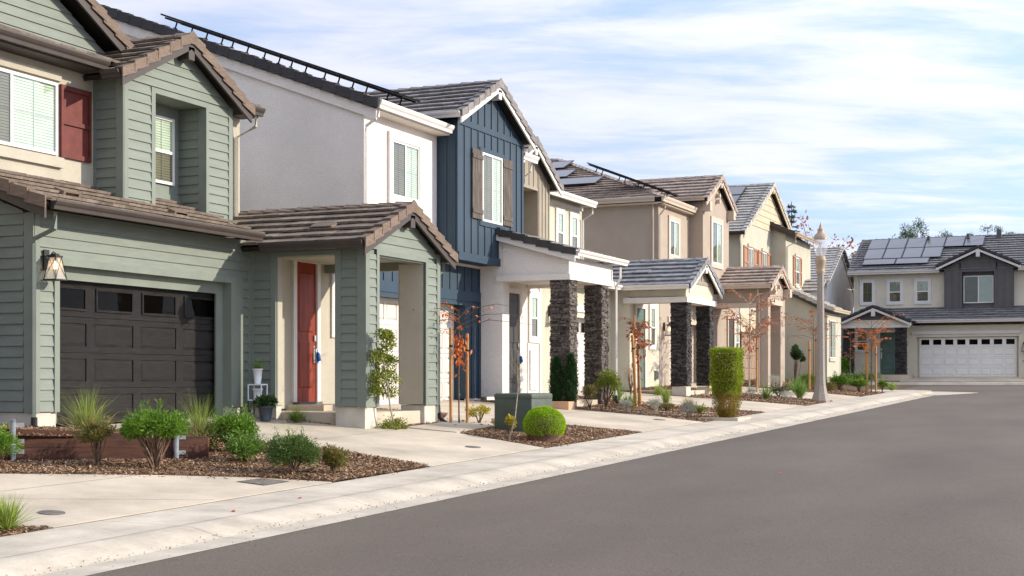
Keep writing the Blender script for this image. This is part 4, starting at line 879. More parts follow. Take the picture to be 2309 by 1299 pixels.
shed_roof(E_,-15.05,-16.4,66.4,72.2,6.92,7.52,'tileE','dkbrown','dkbrown',seed=112,gmat='lampcap',gy=(66.6,72.2),name='bay_roof')
shed_roof(E_,-13.2,-16.3,66.2,70.0,3.28,4.75,'tileE','tileE','dkbrown',seed=113,gmat='yellow',name='wing_roof')
mb=MB(); tiles(mb,(-15.9,69.9,4.35),(1,0,0),(0,1.2,.7),[(0,0),(1.4,0),(1.4,1.3),(.5,1.3)],seed=114); slab(mb,(-15.9,69.9,4.35),(1,0,0),(0,1.2,.7),[(0,0),(1.4,0),(1.4,1.3),(.5,1.3)]); mb.build('dormer_roof','tileE',E_)
window(E_,F('X',-13.5),66.85,68.2,1.0,2.8,'slider',None,sill='stuccoE')
downspout(E_,[(-15.05,66.75,6.75),(-15.05,66.75,6.5),(-15.44,66.7,6.3),(-15.44,66.7,4.3)],'stuccoE'); downspout(E_,[(-16.2,60.9,6.3),(-16.15,60.9,5.9),(-16.15,60.93,3.3)],'cream')
mb=MB(); fbox(mb,F('X',-13.5),68.72,68.86,1.95,2.35,0,.03); mb.build('number_plaque','greyF',E_)
mb=MB(); mb.box(-16.3,-13.55,66.45,69.6,-1.0,-.3); mb.build('plinth','plinth',E_)

# ================================================================ HOUSE F and HOUSE G behind the bend
Fh=thing('house','plain grey gable-ended house glimpsed between the street lamp and the far beige house','house',(-17.5,84,.1))
mb=MB(); mb.prism([(-16.3,80.1,-.2),(-16.3,88.0,-.2),(-16.3,88.0,5.5),(-16.3,84.0,7.55),(-16.3,80.1,5.5)],(-12,0,0)); mb.build('stucco_wall','greyF',Fh)
Lf=math.hypot(4.2,2.2); mb=MB(); tiles(mb,(-28.3,79.8,5.52),(1,0,0),(0,4.2,2.2),[(0,0),(12.2,0),(12.2,Lf),(0,Lf)],seed=121,e=.36); tiles(mb,(-16.1,88.2,5.52),(-1,0,0),(0,-4.2,2.2),[(0,0),(12.2,0),(12.2,Lf),(0,Lf)],seed=122,e=.5,tw=.6); rf=mb.build('roof','tileE',Fh)
mb=MB(); rake_tiles(mb,(-16.1,79.8,5.5),(-16.1,84,7.74),(1,0,0),seed=1,drop=.12); rake_tiles(mb,(-16.1,88.2,5.5),(-16.1,84,7.74),(1,0,0),seed=2,drop=.12); mb.build('rake_tiles','tileE',rf)
gutter(Fh,(-28,79.8,5.55),(-16.1,79.8,5.55),(0,-1,0),'greyF')
mb=MB()
for a,b in ((5.5,7.65),):
    mb.prism([(-16.28,79.95,5.35),(-16.28,84,7.5),(-16.28,84,7.38),(-16.28,79.95,5.23)],(.05,0,0)); mb.prism([(-16.28,88.05,5.35),(-16.28,84,7.5),(-16.28,84,7.38),(-16.28,88.05,5.23)],(.05,0,0))
mb.build('rake_board','white',Fh)
downspout(Fh,[(-16.5,79.85,5.4),(-16.5,80.0,5.1),(-16.5,80.03,.2)],'greyF')

G=thing('house','beige house across the bend with white eight-window garage door, teal door and charcoal gabled bay','house',(-10,80,.15))
fg=F('Y',80.0); fu=F('Y',81.3); fb=F('Y',80.9)
mb=MB(); 
fbox(mb,fg,-15.0,-11.4,-.3,2.95,-8,0); fbox(mb,fg,-6.1,-1.0,-.3,2.95,-8,0); fbox(mb,fg,-11.4,-6.1,2.32,2.95,-8,0); fbox(mb,fg,-11.4,-6.1,-.3,2.32,-8,-.3); mb.box(-15.03,0,81.3,90,2.9,6.0)
mb.build('stucco_wall','stuccoG',G)
garage_door(G,F('Y',80.2),-11.26,-6.22,.15,2.3,'gdG',8,4,wins=8)
mb=MB(); fbox(mb,fg,-11.62,-6.0,2.47,2.64,0,.08); mb.build('trim_band','white',G)
for a,b in ((-14.55,-13.95),(-13.08,-12.4),(-11.58,-10.9)): window(G,fu,a,b,4.32,5.52,'hung' if a>-14 else 'fixed','white',tw=.13,dark=a<-14)
mb=MB(); fbox(mb,fb,-10.04,-9.15,3.6,6.1,-.5,0); fbox(mb,fb,-7.38,-6.44,3.6,6.1,-.5,0); fbox(mb,fb,-9.15,-7.38,5.88,6.1,-.5,0); fbox(mb,fb,-9.15,-7.38,3.6,5.88,-.5,-.3); fpoly(mb,fb,[(-10.04,6.1),(-6.44,6.1),(-8.24,6.98)],-.5,0)
gg=gline(-10.04,-6.44,6.12,-8.24,6.95)
battens(mb,fb,-10.0,-9.2,3.6,gg,.4); battens(mb,fb,-7.3,-6.48,3.6,gg,.4); battens(mb,fb,-9.2,-7.3,6.0,gg,.42); fbox(mb,fb,-9.6,-6.9,6.38,6.47,0,.03); fbox(mb,fb,-9.2,-9.1,3.6,5.88,0,.03); fbox(mb,fb,-7.42,-7.32,3.6,5.88,0,.03); fbox(mb,fb,-9.2,-7.32,5.88,5.98,0,.03)
mb.build('bay_panels','grey',G)
window(G,F('Y',81.18),-9.05,-7.48,4.18,5.68,'slider')
# roofs of G (eaves along X)
def slopeY(parent,x0,x1,ye,yr,ze,zr,tm,seed,name,e=.36,left=0.0):
    L=math.hypot(yr-ye,zr-ze); mb=MB(); p=[(0,0),(x1-x0,0),(x1-x0,L),(left,L)]; tiles(mb,(x0,ye,ze),(1,0,0),(0,yr-ye,zr-ze),p,e=e,seed=seed); r=mb.build(name,tm,parent)
    dk=MB(); slab(dk,(x0,ye,ze),(1,0,0),(0,yr-ye,zr-ze),p); dk.build('roof_deck','deck',r); return r
r=slopeY(G,-15.3,1,80.9,85.6,6.02,8.25,'tileG',131,'main_roof')
mb=MB(); ridge_tiles(mb,(-15.3,85.6,8.25),(1,85.6,8.25),(0,-1,-.45),(0,1,-.45),seed=132); rake_tiles(mb,(-15.3,80.9,6.0),(-15.3,85.6,8.22),(-1,0,0),drop=.16,seed=133); mb.build('ridge_tiles','tileG',r)
mb=MB(); mb.prism([(-15.28,80.95,5.85),(-15.28,85.6,8.05),(-15.28,90,6.0)],(.1,0,0)); mb.build('gable_wall','stuccoG',G)
gutter(G,(-15.3,80.9,6.06),(-10.3,80.9,6.06),(0,-1,0),'white',h=.17); gutter(G,(-6.2,80.9,6.06),(1,80.9,6.06),(0,-1,0),'white',h=.17)
r=slopeY(G,-13.6,0,79.5,81.35,3.2,3.98,'tileG',134,'lower_roof'); gutter(G,(-11.5,79.5,3.24),(0,79.5,3.24),(0,-1,0),'white',h=.16)
def gable_y(parent,xc,hw,yf,yb,ze,zr,tm,rm,trim,seed):
    """gable facing the camera side (-Y)"""
    L=math.hypot(hw,zr-ze); mb=MB(); p=[(0,0),(yb-yf,0),(yb-yf,L),(0,L)]
    tiles(mb,(xc-hw,yb,ze),(0,-1,0),(hw,0,zr-ze),p,seed=seed); tiles(mb,(xc+hw,yf,ze),(0,1,0),(-hw,0,zr-ze),p,seed=seed+1); r=mb.build('gable_roof',tm,parent)
    dk=MB(); slab(dk,(xc-hw,yb,ze),(0,-1,0),(hw,0,zr-ze),p); slab(dk,(xc+hw,yf,ze),(0,1,0),(-hw,0,zr-ze),p); dk.build('roof_deck','deck',r)
    mr=MB(); rake_tiles(mr,(xc-hw,yf,ze),(xc,yf,zr),(0,-1,0),drop=.13,seed=seed); rake_tiles(mr,(xc+hw,yf,ze),(xc,yf,zr),(0,-1,0),drop=.13,seed=seed+1); mr.build('rake_tiles',rm,r)
    mb=MB()
    for sg in (-1,1):
        a=Vector((xc+sg*hw,yf+.05,ze-.07)); b=Vector((xc,yf+.05,zr-.07)); mb.prism([a,b,b+Vector((0,0,-.17)),a+Vector((0,0,-.17))],(0,-.045,0))
    mb.box(xc-.1,xc+.1,yf-.02,yf+.3,zr-.55,zr-.2); mb.build('rake_board',trim,r)
gable_y(G,-8.24,2.2,80.55,84.5,6.22,7.22,'tileG','tileBr','white',135)
# porch G
fpg=F('Y',77.6); xc=-13.28
mb=MB(); mb.box(-14.98,-11.6,77.6,77.85,2.92,3.2); mb.box(-15.0,-14.75,77.85,80,2.9,3.1); mb.box(-11.82,-11.6,77.85,80,2.9,3.1); mb.box(-14.9,-11.7,77.8,80,2.95,3.0); mb.build('porch_beam','stuccoG',G)
mb=MB(); mb.prism([(-14.9,77.63,3.2),(-11.65,77.63,3.2),(xc,77.63,3.74)],(0,.2,0)); mb.build('gable_panel','grey',G)
mb=MB(); mb.box(-15.05,-11.45,77.55,77.9,2.78,2.93); mb.build('beam_trim','white',G)
gable_y(G,xc,1.98,77.35,80.8,3.1,3.95,'tileG','tileBr','white',137)
stone_pillar(None,-14.92,-14.40,77.65,78.1,.28,2.78,G,'stoneC',9); stone_pillar(None,-12.16,-11.62,77.65,78.1,.28,2.78,G,'stoneC',10)
mb=MB(); mb.box(-15.0,-11.55,77.6,80,-.5,.26); mb.build('porch_slab','conc',G)
front_door(G,fg,-13.34,-12.42,.32,2.6,'door_teal','white',cw=.14,hside=-1); window(G,fg,-14.62,-14.02,1.6,2.7,'hung','white',tw=.12)
downspout(G,[(-14.9,80.95,5.9),(-14.8,81.2,5.6),(-14.8,81.23,4.1)],'stuccoG'); downspout(G,[(-15.2,77.6,3.0),(-15.05,77.6,2.7),(-15.05,77.6,.1)],'white')
mb=MB(); mb.tube([(-9.2,84.9,8.1),(-9.2,84.9,8.36)],[.10,.10],10); mb.build('roof_vent','grey',G); mb=MB(); mb.box(-7.68,-7.42,85.0,85.25,8.0,8.5); mb.build('roof_vent','grey',G); mb=MB(); mb.tube([(-11.4,84.9,8.1),(-11.4,84.9,8.3)],[.08,.10],10); mb.build('roof_vent','grey',G)
lantern(-5.80,79.98,1.85,'unlit black lantern right of the far white garage door',1.1,f='Y',lit=False)
pl=thing('number_plate','small pale house number plate reading 29 below the lantern on the far beige house','number plate',(-5.78,79.97,.98))
mb=MB(); fbox(mb,fg,-6.0,-5.55,.9,1.08,0,.02); mb.build('plate','numplate',pl)
def text_mesh(txt,size,loc,rot,mat,parent,name='digits'):
    cu=bpy.data.curves.new(name,'FONT'); cu.body=txt; cu.size=size; cu.extrude=.004; ob=bpy.data.objects.new('tmp',cu); C.objects.link(ob)
    dg=bpy.context.evaluated_depsgraph_get(); me=bpy.data.meshes.new_from_object(ob.evaluated_get(dg)); bpy.data.objects.remove(ob)
    me.materials.clear(); me.materials.append(M[mat]); o=bpy.data.objects.new(name,me); C.objects.link(o); o.parent=parent; p=ORG[parent.name]; o.location=(loc[0]-p.x,loc[1]-p.y,loc[2]-p.z); o.rotation_euler=rot; ORG[o.name]=p; return o
text_mesh('29',.19,(-5.97,79.972,.925),(math.radians(90),0,0),'black',pl)

# ================================================================ SOLAR PANELS
def solar(label,group,P,u,w,W_,H_,mat='panel',posts=0.0):
    """panel lying in the plane (u across, w up the slope); P its lower left corner"""
    P=Vector(P);u=Vector(u).normalized();w=Vector(w).normalized();n=u.cross(w)
    if n.z<0:n=-n
    r=thing('solar_panel',label,'solar panel',tuple(P),group)
    g=MB()
    for a,b,c,d in ((0,W_,0,.035),(0,W_,H_-.035,H_),(0,.035,.035,H_-.035),(W_-.035,W_,.035,H_-.035)):
        g.prism([P+u*a+w*c,P+u*b+w*c,P+u*b+w*d,P+u*a+w*d],n*.04)
    g.build('frame','alu',r)
    g=MB(); g.prism([P+u*.03+w*.03,P+u*(W_-.03)+w*.03,P+u*(W_-.03)+w*(H_-.03),P+u*.03+w*(H_-.03)],n*.033); g.build('cells',mat,r)
    if posts:
        g=MB()
        for a in (.2*W_,.8*W_):
            g.prism([P+u*(a-.02)-n*.05,P+u*(a+.02)-n*.05,P+u*(a+.02)-n*.05+w*H_,P+u*(a-.02)-n*.05+w*H_],n*.045)
            for t in (.22,.78):
                q=P+u*a+w*(H_*t)-n*.04; g.tube([q,q-n*posts],.02,6); g.tube([q-n*(posts-.03),q-n*posts],.05,6)
        g.build('mounting_feet','alu',r)
    return r
wB=(-8.1,0,3.05); k=Vector(wB).normalized(); nB=Vector((3.05,0,8.1)).normalized()
names=['lowest','second lowest','second highest','highest']
for i in range(4):
    P=Vector((-15.62,28.55,6.27+.05))+k*(i*1.80)+nB*.20
    solar('%s thin black solar panel of the row standing above the white stucco gable wall'%names[i],'solar panels on the white house roof',P,(0,1,0),k,1.05,1.76,posts=.17)
wD=Vector((-7,0,2.765)).normalized(); nD=Vector((2.765,0,7)).normalized()
for i,nm in enumerate(('lower','upper')):
    P=Vector((-15.85,49.9,6.62))+wD*(i*1.78+.1)+nD*.2
    solar('%s edge-on solar panel along the hip of the taupe house roof'%nm,'solar panels on the front slope of the taupe house',P,(0,1,0),wD,1.05,1.75,posts=.17)
wDs=Vector((0,7,2.765)).normalized(); nDs=Vector((0,-2.765,7)).normalized()
for (x0,y0,wd,hh,lb) in ((-22.7,54.1,.95,1.25,'top'),(-22.35,52.55,1.35,1.25,'middle'),(-22.35,51.25,3.05,1.1,'wide bottom')):
    z=6.6+.395*(y0-49.2); solar('%s solar panel on the side slope of the taupe hipped roof'%lb,'solar panels on the side slope of the taupe house',Vector((x0,y0,z))+nDs*.14,(1,0,0),wDs,wd,hh,'panelG',posts=.1)
wE=Vector((0,5.45,2.77)).normalized(); nE=Vector((0,-2.77,5.45)).normalized()
for j,(y0,lb) in enumerate(((61.9,'lowest'),(63.3,'middle'),(64.7,'topmost'))):
    z=6.45+.508*(y0-60.7); solar('%s solar panel on the steep pale grey tiled gable roof'%lb,'solar panels on the steep gable roof',Vector((-18.75,y0,z))+nE*.12,(1,0,0),wE,1.65-.0*j,1.5 if j<2 else 1.15,'panelG',posts=.09)
wG=Vector((0,4.7,2.23)).normalized(); nG=Vector((0,-2.23,4.7)).normalized(); gz=lambda y:6.02+.4745*(y-80.9)
def gp(x,y,w_,h_,lb): solar(lb,'solar panels on the far beige house',Vector((x,y,gz(y)))+nG*.12,(1,0,0),wG,w_,h_,'panelG',posts=.09)
od=['leftmost','second','third','fourth','fifth','rightmost']
for i in range(6): gp(-14.72+i*1.075,83.9,1.06,1.6,'%s solar panel from the left, top row on the far beige house'%od[i] if 0<i<5 else '%s solar panel in the top row on the far beige house'%od[i])
for i in range(4): gp(-14.70+i*1.075,82.44,1.06,1.6,'%s solar panel in the middle row of four on the far beige house'%(['leftmost','second from left','third from left','rightmost'][i]))
for i in range(2): gp(-14.63+i*1.83,81.62,1.81,.86,'%s landscape solar panel in the bottom row on the far beige house'%(['left','right'][i]))

# ================================================================ FOLIAGE
def unit(a): return a/np.linalg.norm(a,axis=1)[:,None]
def leaves_at(P,D,L,Wd,spread=.6,droop=0.0):
    n=len(P); A=unit(D+RNG.normal(0,spread,(n,3))+np.array([0,0,-droop])); B=unit(np.cross(A,RNG.normal(0,1,(n,3))+np.array([0,0,.6])))
    l=L*RNG.uniform(.65,1.25,n); w=Wd*RNG.uniform(.7,1.2,n); return quad_dirs(P,A,B,l,w)
def clump_cloud(c,R,n,K,sub,flat=0.0,seed=0,shell=.18):
    """leaf positions on K smaller clumps spread over an ellipsoid"""
    r=np.random.default_rng(seed); c=np.array(c);R=np.array(R)
    d=unit(r.normal(0,1,(K,3))); d[:,2]=np.where(d[:,2]<-flat,-d[:,2]*.3,d[:,2]); cen=c+d*R*(1-sub)*r.uniform(.55,1.0,(K,1))
    rs=sub*r.uniform(.7,1.3,K); idx=r.integers(0,K,n); q=unit(r.normal(0,1,(n,3))); rad=(1-np.abs(r.normal(0,shell,n)))[:,None]
    P=cen[idx]+q*R*rs[idx][:,None]*rad; D=unit(q*.7+unit(P-c)*.8+np.array([0,0,.25])); return P,D,cen
def bush(name,label,cat,pos,w,h,mat,n=2500,L=.05,Wd=.018,base=.12,K=16,sub=.42,seed=1,stemmat='bark',group=None,spread=.55,shell=.2,flat=.3,nst=9,flowers=None,kz=1.0):
    x,y,z=pos; r=thing(name,label,cat,pos,group); hc=(h-base)/2
    P,D,cen=clump_cloud((x,y,z+base+hc*kz),(w/2,w/2,hc),n,K,sub,flat,seed,shell); sp_=np.random.default_rng(seed+500); kk=sp_.integers(0,len(cen),max(6,n//150)); ax=unit(cen[kk]-np.array([x,y,z+base])+sp_.normal(0,.1*w,(len(kk),3))); tt=np.tile(np.linspace(0,1,9),len(kk)); ki=np.repeat(np.arange(len(kk)),9); SP=cen[kk][ki]+ax[ki]*(sub*w/2*(.7+tt*.75))[:,None]; P=np.concatenate([P,SP]); D=np.concatenate([D,ax[ki]+sp_.normal(0,.35,(len(SP),3))])
    P[:,2]=np.maximum(P[:,2],z+.01); quads_obj('foliage',leaves_at(P,D,L,Wd,spread),mat,r)
    g=MB(); rr=random.Random(seed)
    for i in range(min(nst,len(cen))):
        q=cen[i]; a=rr.uniform(0,6.28); g.tube([(x+.03*w*math.cos(a),y+.03*w*math.sin(a),z-.03),((x+q[0])/2+rr.uniform(-.03,.03),(y+q[1])/2,(z+q[2])/2+.02),tuple(q)],[.014*w+.004,.010*w+.003,.003],5)
    g.build('stem',stemmat,r)
    if flowers:
        m_,k_,fl=flowers; idx=np.random.default_rng(seed).integers(0,len(P),k_); FP=P[idx]+D[idx]*.04+np.array([0,0,.05])
        V=np.concatenate([leaves_at(FP,np.tile([[math.cos(a),math.sin(a),.3]],(k_,1)),fl,fl*.6,.1) for a in np.arange(0,6.2,1.25)]); quads_obj('flowers',V,m_,r)
    return r
def grass(name,label,cat,pos,w,h,mat,n=220,seed=1,wd=.008,lean=.5,group=None,seg=5,tuft=None,upright=.0,rad=.06):
    x,y,z=pos; r=thing(name,label,cat,pos,group); rn=np.random.default_rng(seed); V=[]
    az=rn.uniform(0,2*np.pi,n); b0=rn.uniform(0,rad,n)
    ca,sa=np.cos(az),np.sin(az); base_=np.stack([x+ca*b0,y+sa*b0,np.full(n,z)],1); side=np.stack([-sa,ca,np.zeros(n)],1)+rn.normal(0,.5,(n,3)); side=unit(side)
    tw=rn.uniform(.7,1.3,n); thm=math.atan2(w/2,h*.5)*(.55 if upright else 1.0); th0=np.abs(rn.beta(1.1,1.5,n))*thm*1.15; Ln=np.hypot(h,0)*rn.uniform(.5,1.05,n)*(1+.12*th0); bend=rn.uniform(.05,.55,n)*(.5+th0)*(.3 if upright else 1)
    cur=base_.copy(); pts=[cur.copy()]
    for k in range(seg):
        th=th0+bend*((k+.5)/seg)**1.6*1.2; st=(Ln/seg)[:,None]; cur=cur+np.stack([ca*np.sin(th),sa*np.sin(th),np.cos(th)],1)*st; pts.append(cur.copy())
    for k in range(seg):
        w0=wd*(1-(k/seg)**1.5)*tw; w1=wd*(1-((k+1)/seg)**1.5)*tw
        V.append(np.stack([pts[k]-side*w0[:,None]/2,pts[k]+side*w0[:,None]/2,pts[k+1]+side*w1[:,None]/2+1e-5,pts[k+1]-side*w1[:,None]/2],1))
    quads_obj('blades',np.concatenate(V),mat,r)
    if tuft:
        P=np.stack([x+rn.normal(0,w*.11,420),y+rn.normal(0,w*.14,420),z+np.abs(rn.normal(0,h*.13,420))],1); D=unit(P-np.array([x,y,z-.1])); quads_obj('thatch',leaves_at(P,D,h*.28,.008,.45),tuft,r)
    return r
Lf={}
def LM(k,*cols,**kw): Lf[k]=leafmat(k,list(cols),**kw)
LM('leaf_green',(0.053,0.113,0.011),(0.106,0.227,0.019),(0.167,0.302,0.027),(0.076,0.159,0.015),(0.227,0.348,0.033))
LM('leaf_dark',(0.022,0.050,0.014),(0.042,0.090,0.024),(0.066,0.120,0.034),(0.034,0.070,0.019))
LM('leaf_greygreen',(.05,.09,.02),(.09,.15,.035),(.14,.21,.055),(.07,.12,.025))
LM('leaf_mid',(0.056,0.112,0.016),(0.112,0.202,0.028),(0.179,0.280,0.048),(0.078,0.146,0.024))
LM('leaf_redgreen',(.08,.12,.025),(.20,.14,.04),(.13,.19,.035),(.28,.14,.05),(.09,.15,.03))
LM('leaf_lime',(0.183,0.336,0.008),(0.336,0.532,0.015),(0.463,0.657,0.030),(0.252,0.435,0.010))
LM('leaf_olive',(0.094,0.134,0.019),(0.202,0.242,0.029),(0.296,0.323,0.048),(0.134,0.175,0.029))
LM('leaf_yellow',(.38,.30,.02),(.55,.42,.03),(.28,.28,.03),(.62,.50,.06))
LM('leaf_orange',(0.462,0.105,0.025),(0.700,0.182,0.042),(0.336,0.084,0.028),(0.812,0.280,0.056),(0.560,0.126,0.028))
LM('leaf_rust',(0.238,0.077,0.042),(0.378,0.126,0.056),(0.476,0.140,0.056),(0.182,0.070,0.042))
LM('leaf_rustor',(.26,.08,.035),(.42,.14,.05),(.50,.19,.07),(.20,.07,.03))
LM('leaf_silver',(.30,.31,.25),(.42,.43,.36),(.52,.52,.45),(.24,.26,.19))
LM('leaf_hedge',(.15,.22,.012),(.27,.36,.02),(.38,.46,.04),(.20,.26,.015),(.42,.44,.06))
LM('leaf_hedge_low',(.20,.14,.02),(.30,.24,.03),(.15,.15,.02),(.38,.28,.04))
LM('grass_green',(0.129,0.220,0.027),(0.220,0.321,0.046),(0.309,0.386,0.074),(0.386,0.412,0.110))
LM('grass_straw',(.30,.24,.11),(.42,.34,.17),(.22,.22,.07),(.50,.42,.24))
LM('grass_pale',(.36,.36,.22),(.46,.46,.30),(.27,.30,.14))
LM('conifer',(.010,.034,.012),(.022,.062,.018),(.04,.085,.022),(.014,.045,.014))
LM('strap',(.08,.16,.02),(.14,.25,.04),(.20,.31,.07),(.10,.20,.03))
LM('pine',(0.054,0.090,0.036),(0.096,0.144,0.060),(0.144,0.204,0.084),(0.072,0.114,0.048))
LM('spruce',(.08,.11,.09),(.12,.155,.125),(.16,.19,.16))
LM('petal_yellow',(.75,.50,.01),(.85,.60,.02))
LM('petal_red',(.45,.02,.05),(.55,.03,.08))
LM('twig_red',(.20,.11,.08),(.30,.18,.13))

# ---- near bed
bush('shrub','green shrub with bare woody legs, cut by the left edge of the photo','shrub',(-13.45,13.95,-1.15),.68,.52,Lf['leaf_green'],2600,.055,.014,.12,seed=3)
bush('shrub','small rusty green shrub in front of the brown retaining wall','shrub',(-12.75,15.05,-1.18),.62,.62,Lf['leaf_redgreen'],3000,.05,.014,.24,K=16,sub=.33,seed=4,nst=14,shell=.35)
bush('shrub','domed bright green shrub on reddish twigs, largest in front of the retaining wall','shrub',(-12.15,15.49,-1.21),1.10,.88,Lf['leaf_green'],11000,.065,.012,.17,K=44,sub=.27,seed=5,nst=22,flat=.1,shell=.25,stemmat='bark')
bush('shrub','light green shrub behind a lower one, just right of the retaining wall end','shrub',(-12.65,17.95,-1.11),.95,.70,Lf['leaf_green'],6500,.05,.022,.03,K=20,sub=.38,seed=6,shell=.3,kz=.8)
bush('shrub','low round blue-green shrub in front of the lighter one by the retaining wall end','shrub',(-11.84,17.18,-1.2),.80,.52,Lf['leaf_mid'],5200,.045,.02,.02,K=18,sub=.38,seed=7,shell=.3,kz=.75)
bush('shrub','grey-green feathery shrub at the pavement end of the near bed','shrub',(-10.68,16.6,-1.30),.88,.68,Lf['leaf_greygreen'],8500,.06,.011,.02,K=26,sub=.33,seed=8,shell=.28,kz=.75)
bush('shrub','small reddish green shrub right of the grey-green feathery one','shrub',(-10.36,17.12,-1.32),.50,.46,Lf['leaf_redgreen'],2600,.05,.014,.02,K=12,seed=9,shell=.3,kz=.75)
grass('ornamental_grass','tall feathery green grass clump behind the retaining wall, left of the garage door','grass clump',(-14.14,16.44,-.76),1.10,.74,Lf['grass_green'],360,seed=2,wd=.0065,tuft=Lf['grass_straw'])
grass('ornamental_grass','tall feathery green grass clump at the right end of the retaining wall','grass clump',(-12.95,17.55,-.90),.95,.76,Lf['grass_green'],340,seed=3,wd=.0065,tuft=Lf['grass_straw'])
grass('ornamental_grass','sparse pale grass clump half hidden behind the domed green shrub','grass clump',(-13.4,16.9,-.84),.9,.55,Lf['grass_pale'],110,seed=4,wd=.005)
grass('ornamental_grass','pale wispy grass fanning out behind the grey-green feathery shrub','grass clump',(-11.35,17.55,-1.2),1.15,.72,Lf['grass_green'],170,seed=5,wd=.0055)
grass('ornamental_grass','dark green grass clump by the front step of the red door','grass clump',(-14.95,23.35,-.83),.50,.42,Lf['grass_green'],190,seed=6,wd=.007,tuft=Lf['leaf_dark'])
grass('ornamental_grass','straw-coloured grass clump at the foot of the green porch corner','grass clump',(-14.21,23.95,-.89),.66,.50,Lf['grass_straw'],420,seed=7,wd=.007,tuft=Lf['grass_straw'])
grass('ornamental_grass','bright green grass clump in the bottom left corner of the photo','grass clump',(-10.22,10.72,-1.48),.85,.40,Lf['grass_green'],420,seed=8,wd=.010)
# ---- pot stand
r=thing('flower_pot','dark plastic pot of glossy leaves under the white plant stand','plant pot',(-15.4,22.95,-.79))
g=MB(); g.lathe((-15.4,22.95,-.79),[(.10,0),(.14,.24),(.155,.25),(.155,.28),(.13,.28),(.12,.2)],18); g.build('pot','potgrey',r,True)
P,D,_=clump_cloud((-15.4,22.95,-.43),(.22,.22,.11),420,9,.5,.2,5); quads_obj('foliage',leaves_at(P,D,.09,.045,.6),Lf['leaf_dark'],r)
r=thing('plant_stand','white square wire frame plant stand against the green siding by the red door','plant stand',(-15.75,23.2,-.5))
g=MB()
for a in (-.15,.15):
    for b in (-.1,.1):
        g.tube([(-15.75+a,23.2+b,-.41),(-15.75+a,23.2+b,-.10)],.013,6)
for z in (-.40,-.10):
    for b in (-.1,.1): g.tube([(-15.9,23.2+b,z),(-15.6,23.2+b,z)],.013,6)
    for a in (-.15,.15): g.tube([(-15.75+a,23.1,z),(-15.75+a,23.3,z)],.013,6)
g.box(-15.9,-15.6,23.1,23.3,-.415,-.40); g.box(-15.9,-15.6,23.1,23.3,-.10,-.085); g.build('frame','potwhite',r)
g=MB()
for a in (-.15,.15):
    for b in (-.1,.1): g.tube([(-15.75+a,23.2+b,-.8),(-15.75+a,23.2+b,-.41)],.011,6)
g.build('legs','black',r)
for zz,lb in ((-.40,'small white pot inside the white plant stand'),(-.085,'tall white pot of bright green grass on top of the plant stand')):
    r=thing('flower_pot',lb,'plant pot',(-15.75,23.2,zz)); g=MB(); hh=.27 if zz>-.2 else .2
    g.lathe((-15.75,23.2,zz),[(.062,0),(.09,hh),(.105,hh+.005),(.105,hh+.025),(.085,hh+.025),(.08,hh*.8)],18); g.build('pot','potwhite',r,True)
    if zz>-.2:
        g=MB(); g.lathe((-15.75,23.2,zz+hh-.03),[(.0,0),(.085,0.0)],14); g.build('soil','soil',r)
        q=grass('tmpgrass',None,None,(-15.75,23.2,zz+hh),.34,.27,Lf['strap'],90,seed=11,wd=.010,rad=.04); ch=q.children[0]; ch.name='grass'; ch.parent=r; ch.location=(0,0,hh); bpy.data.objects.remove(q)
# ---- retaining wall
RW=thing('retaining_wall','stepped brown board retaining wall with galvanised steel posts','retaining wall',(-13.3,15.8,-1.15))
pa=Vector((-14.9,13.0,0)); pb=Vector((-12.50,17.12,0)); dw=(pb-pa).normalized(); nw=Vector((dw.y,-dw.x,0))
if nw.x<0: nw=-nw
Lw=(pb-pa).length
for k,(z0,z1a,z1b) in enumerate(((-1.35,-.86,-1.0),(-.855,-.545,-.70))):
    l1=Lw if k==0 else Lw
    g=MB(); 
    zt0=z1a; zt1=z1b-(.13 if k==1 else .0)
    a=pa; b=pa+dw*l1
    pts=[a+Vector((0,0,z0 if k==0 else -.855)),b+Vector((0,0,z0 if k==0 else -1.0+.005)),b+Vector((0,0,zt1)),a+Vector((0,0,zt0))]
    g.prism(pts,nw*.05); g.build('board','retwood',RW)
g=MB(); e=pb+dw*.0; g.prism([e+Vector((0,0,-1.34)),e+nw*.05+Vector((0,0,-1.34)),e+nw*.05+Vector((0,0,-.84)),e+Vector((0,0,-.84))],dw*.006); g.build('cut_end','retend',RW)
for t in (.115,.875) :
    pass
for tpos,h_ in ((1.95,.0),(4.25,-.22)):
    c=pa+dw*tpos+nw*.11; zt=-.55+h_
    g=MB(); g.tube([(c.x,c.y,-1.35),(c.x,c.y,zt)],.035,12); g.tube([(c.x,c.y,zt),(c.x,c.y,zt+.02)],[.04,.025],12); p_=g.build('post','galv',RW,True)
    g=MB()
    for zz in (zt-.06,zt-.28,zt-.42):
        q=c-nw*.05; g.prism([q+dw*-.02+Vector((0,0,zz-.03)),q+dw*.16+Vector((0,0,zz-.03)),q+dw*.16+Vector((0,0,zz+.03)),q+dw*-.02+Vector((0,0,zz+.03))],nw*.006)
    g.build('bracket','galv',p_)
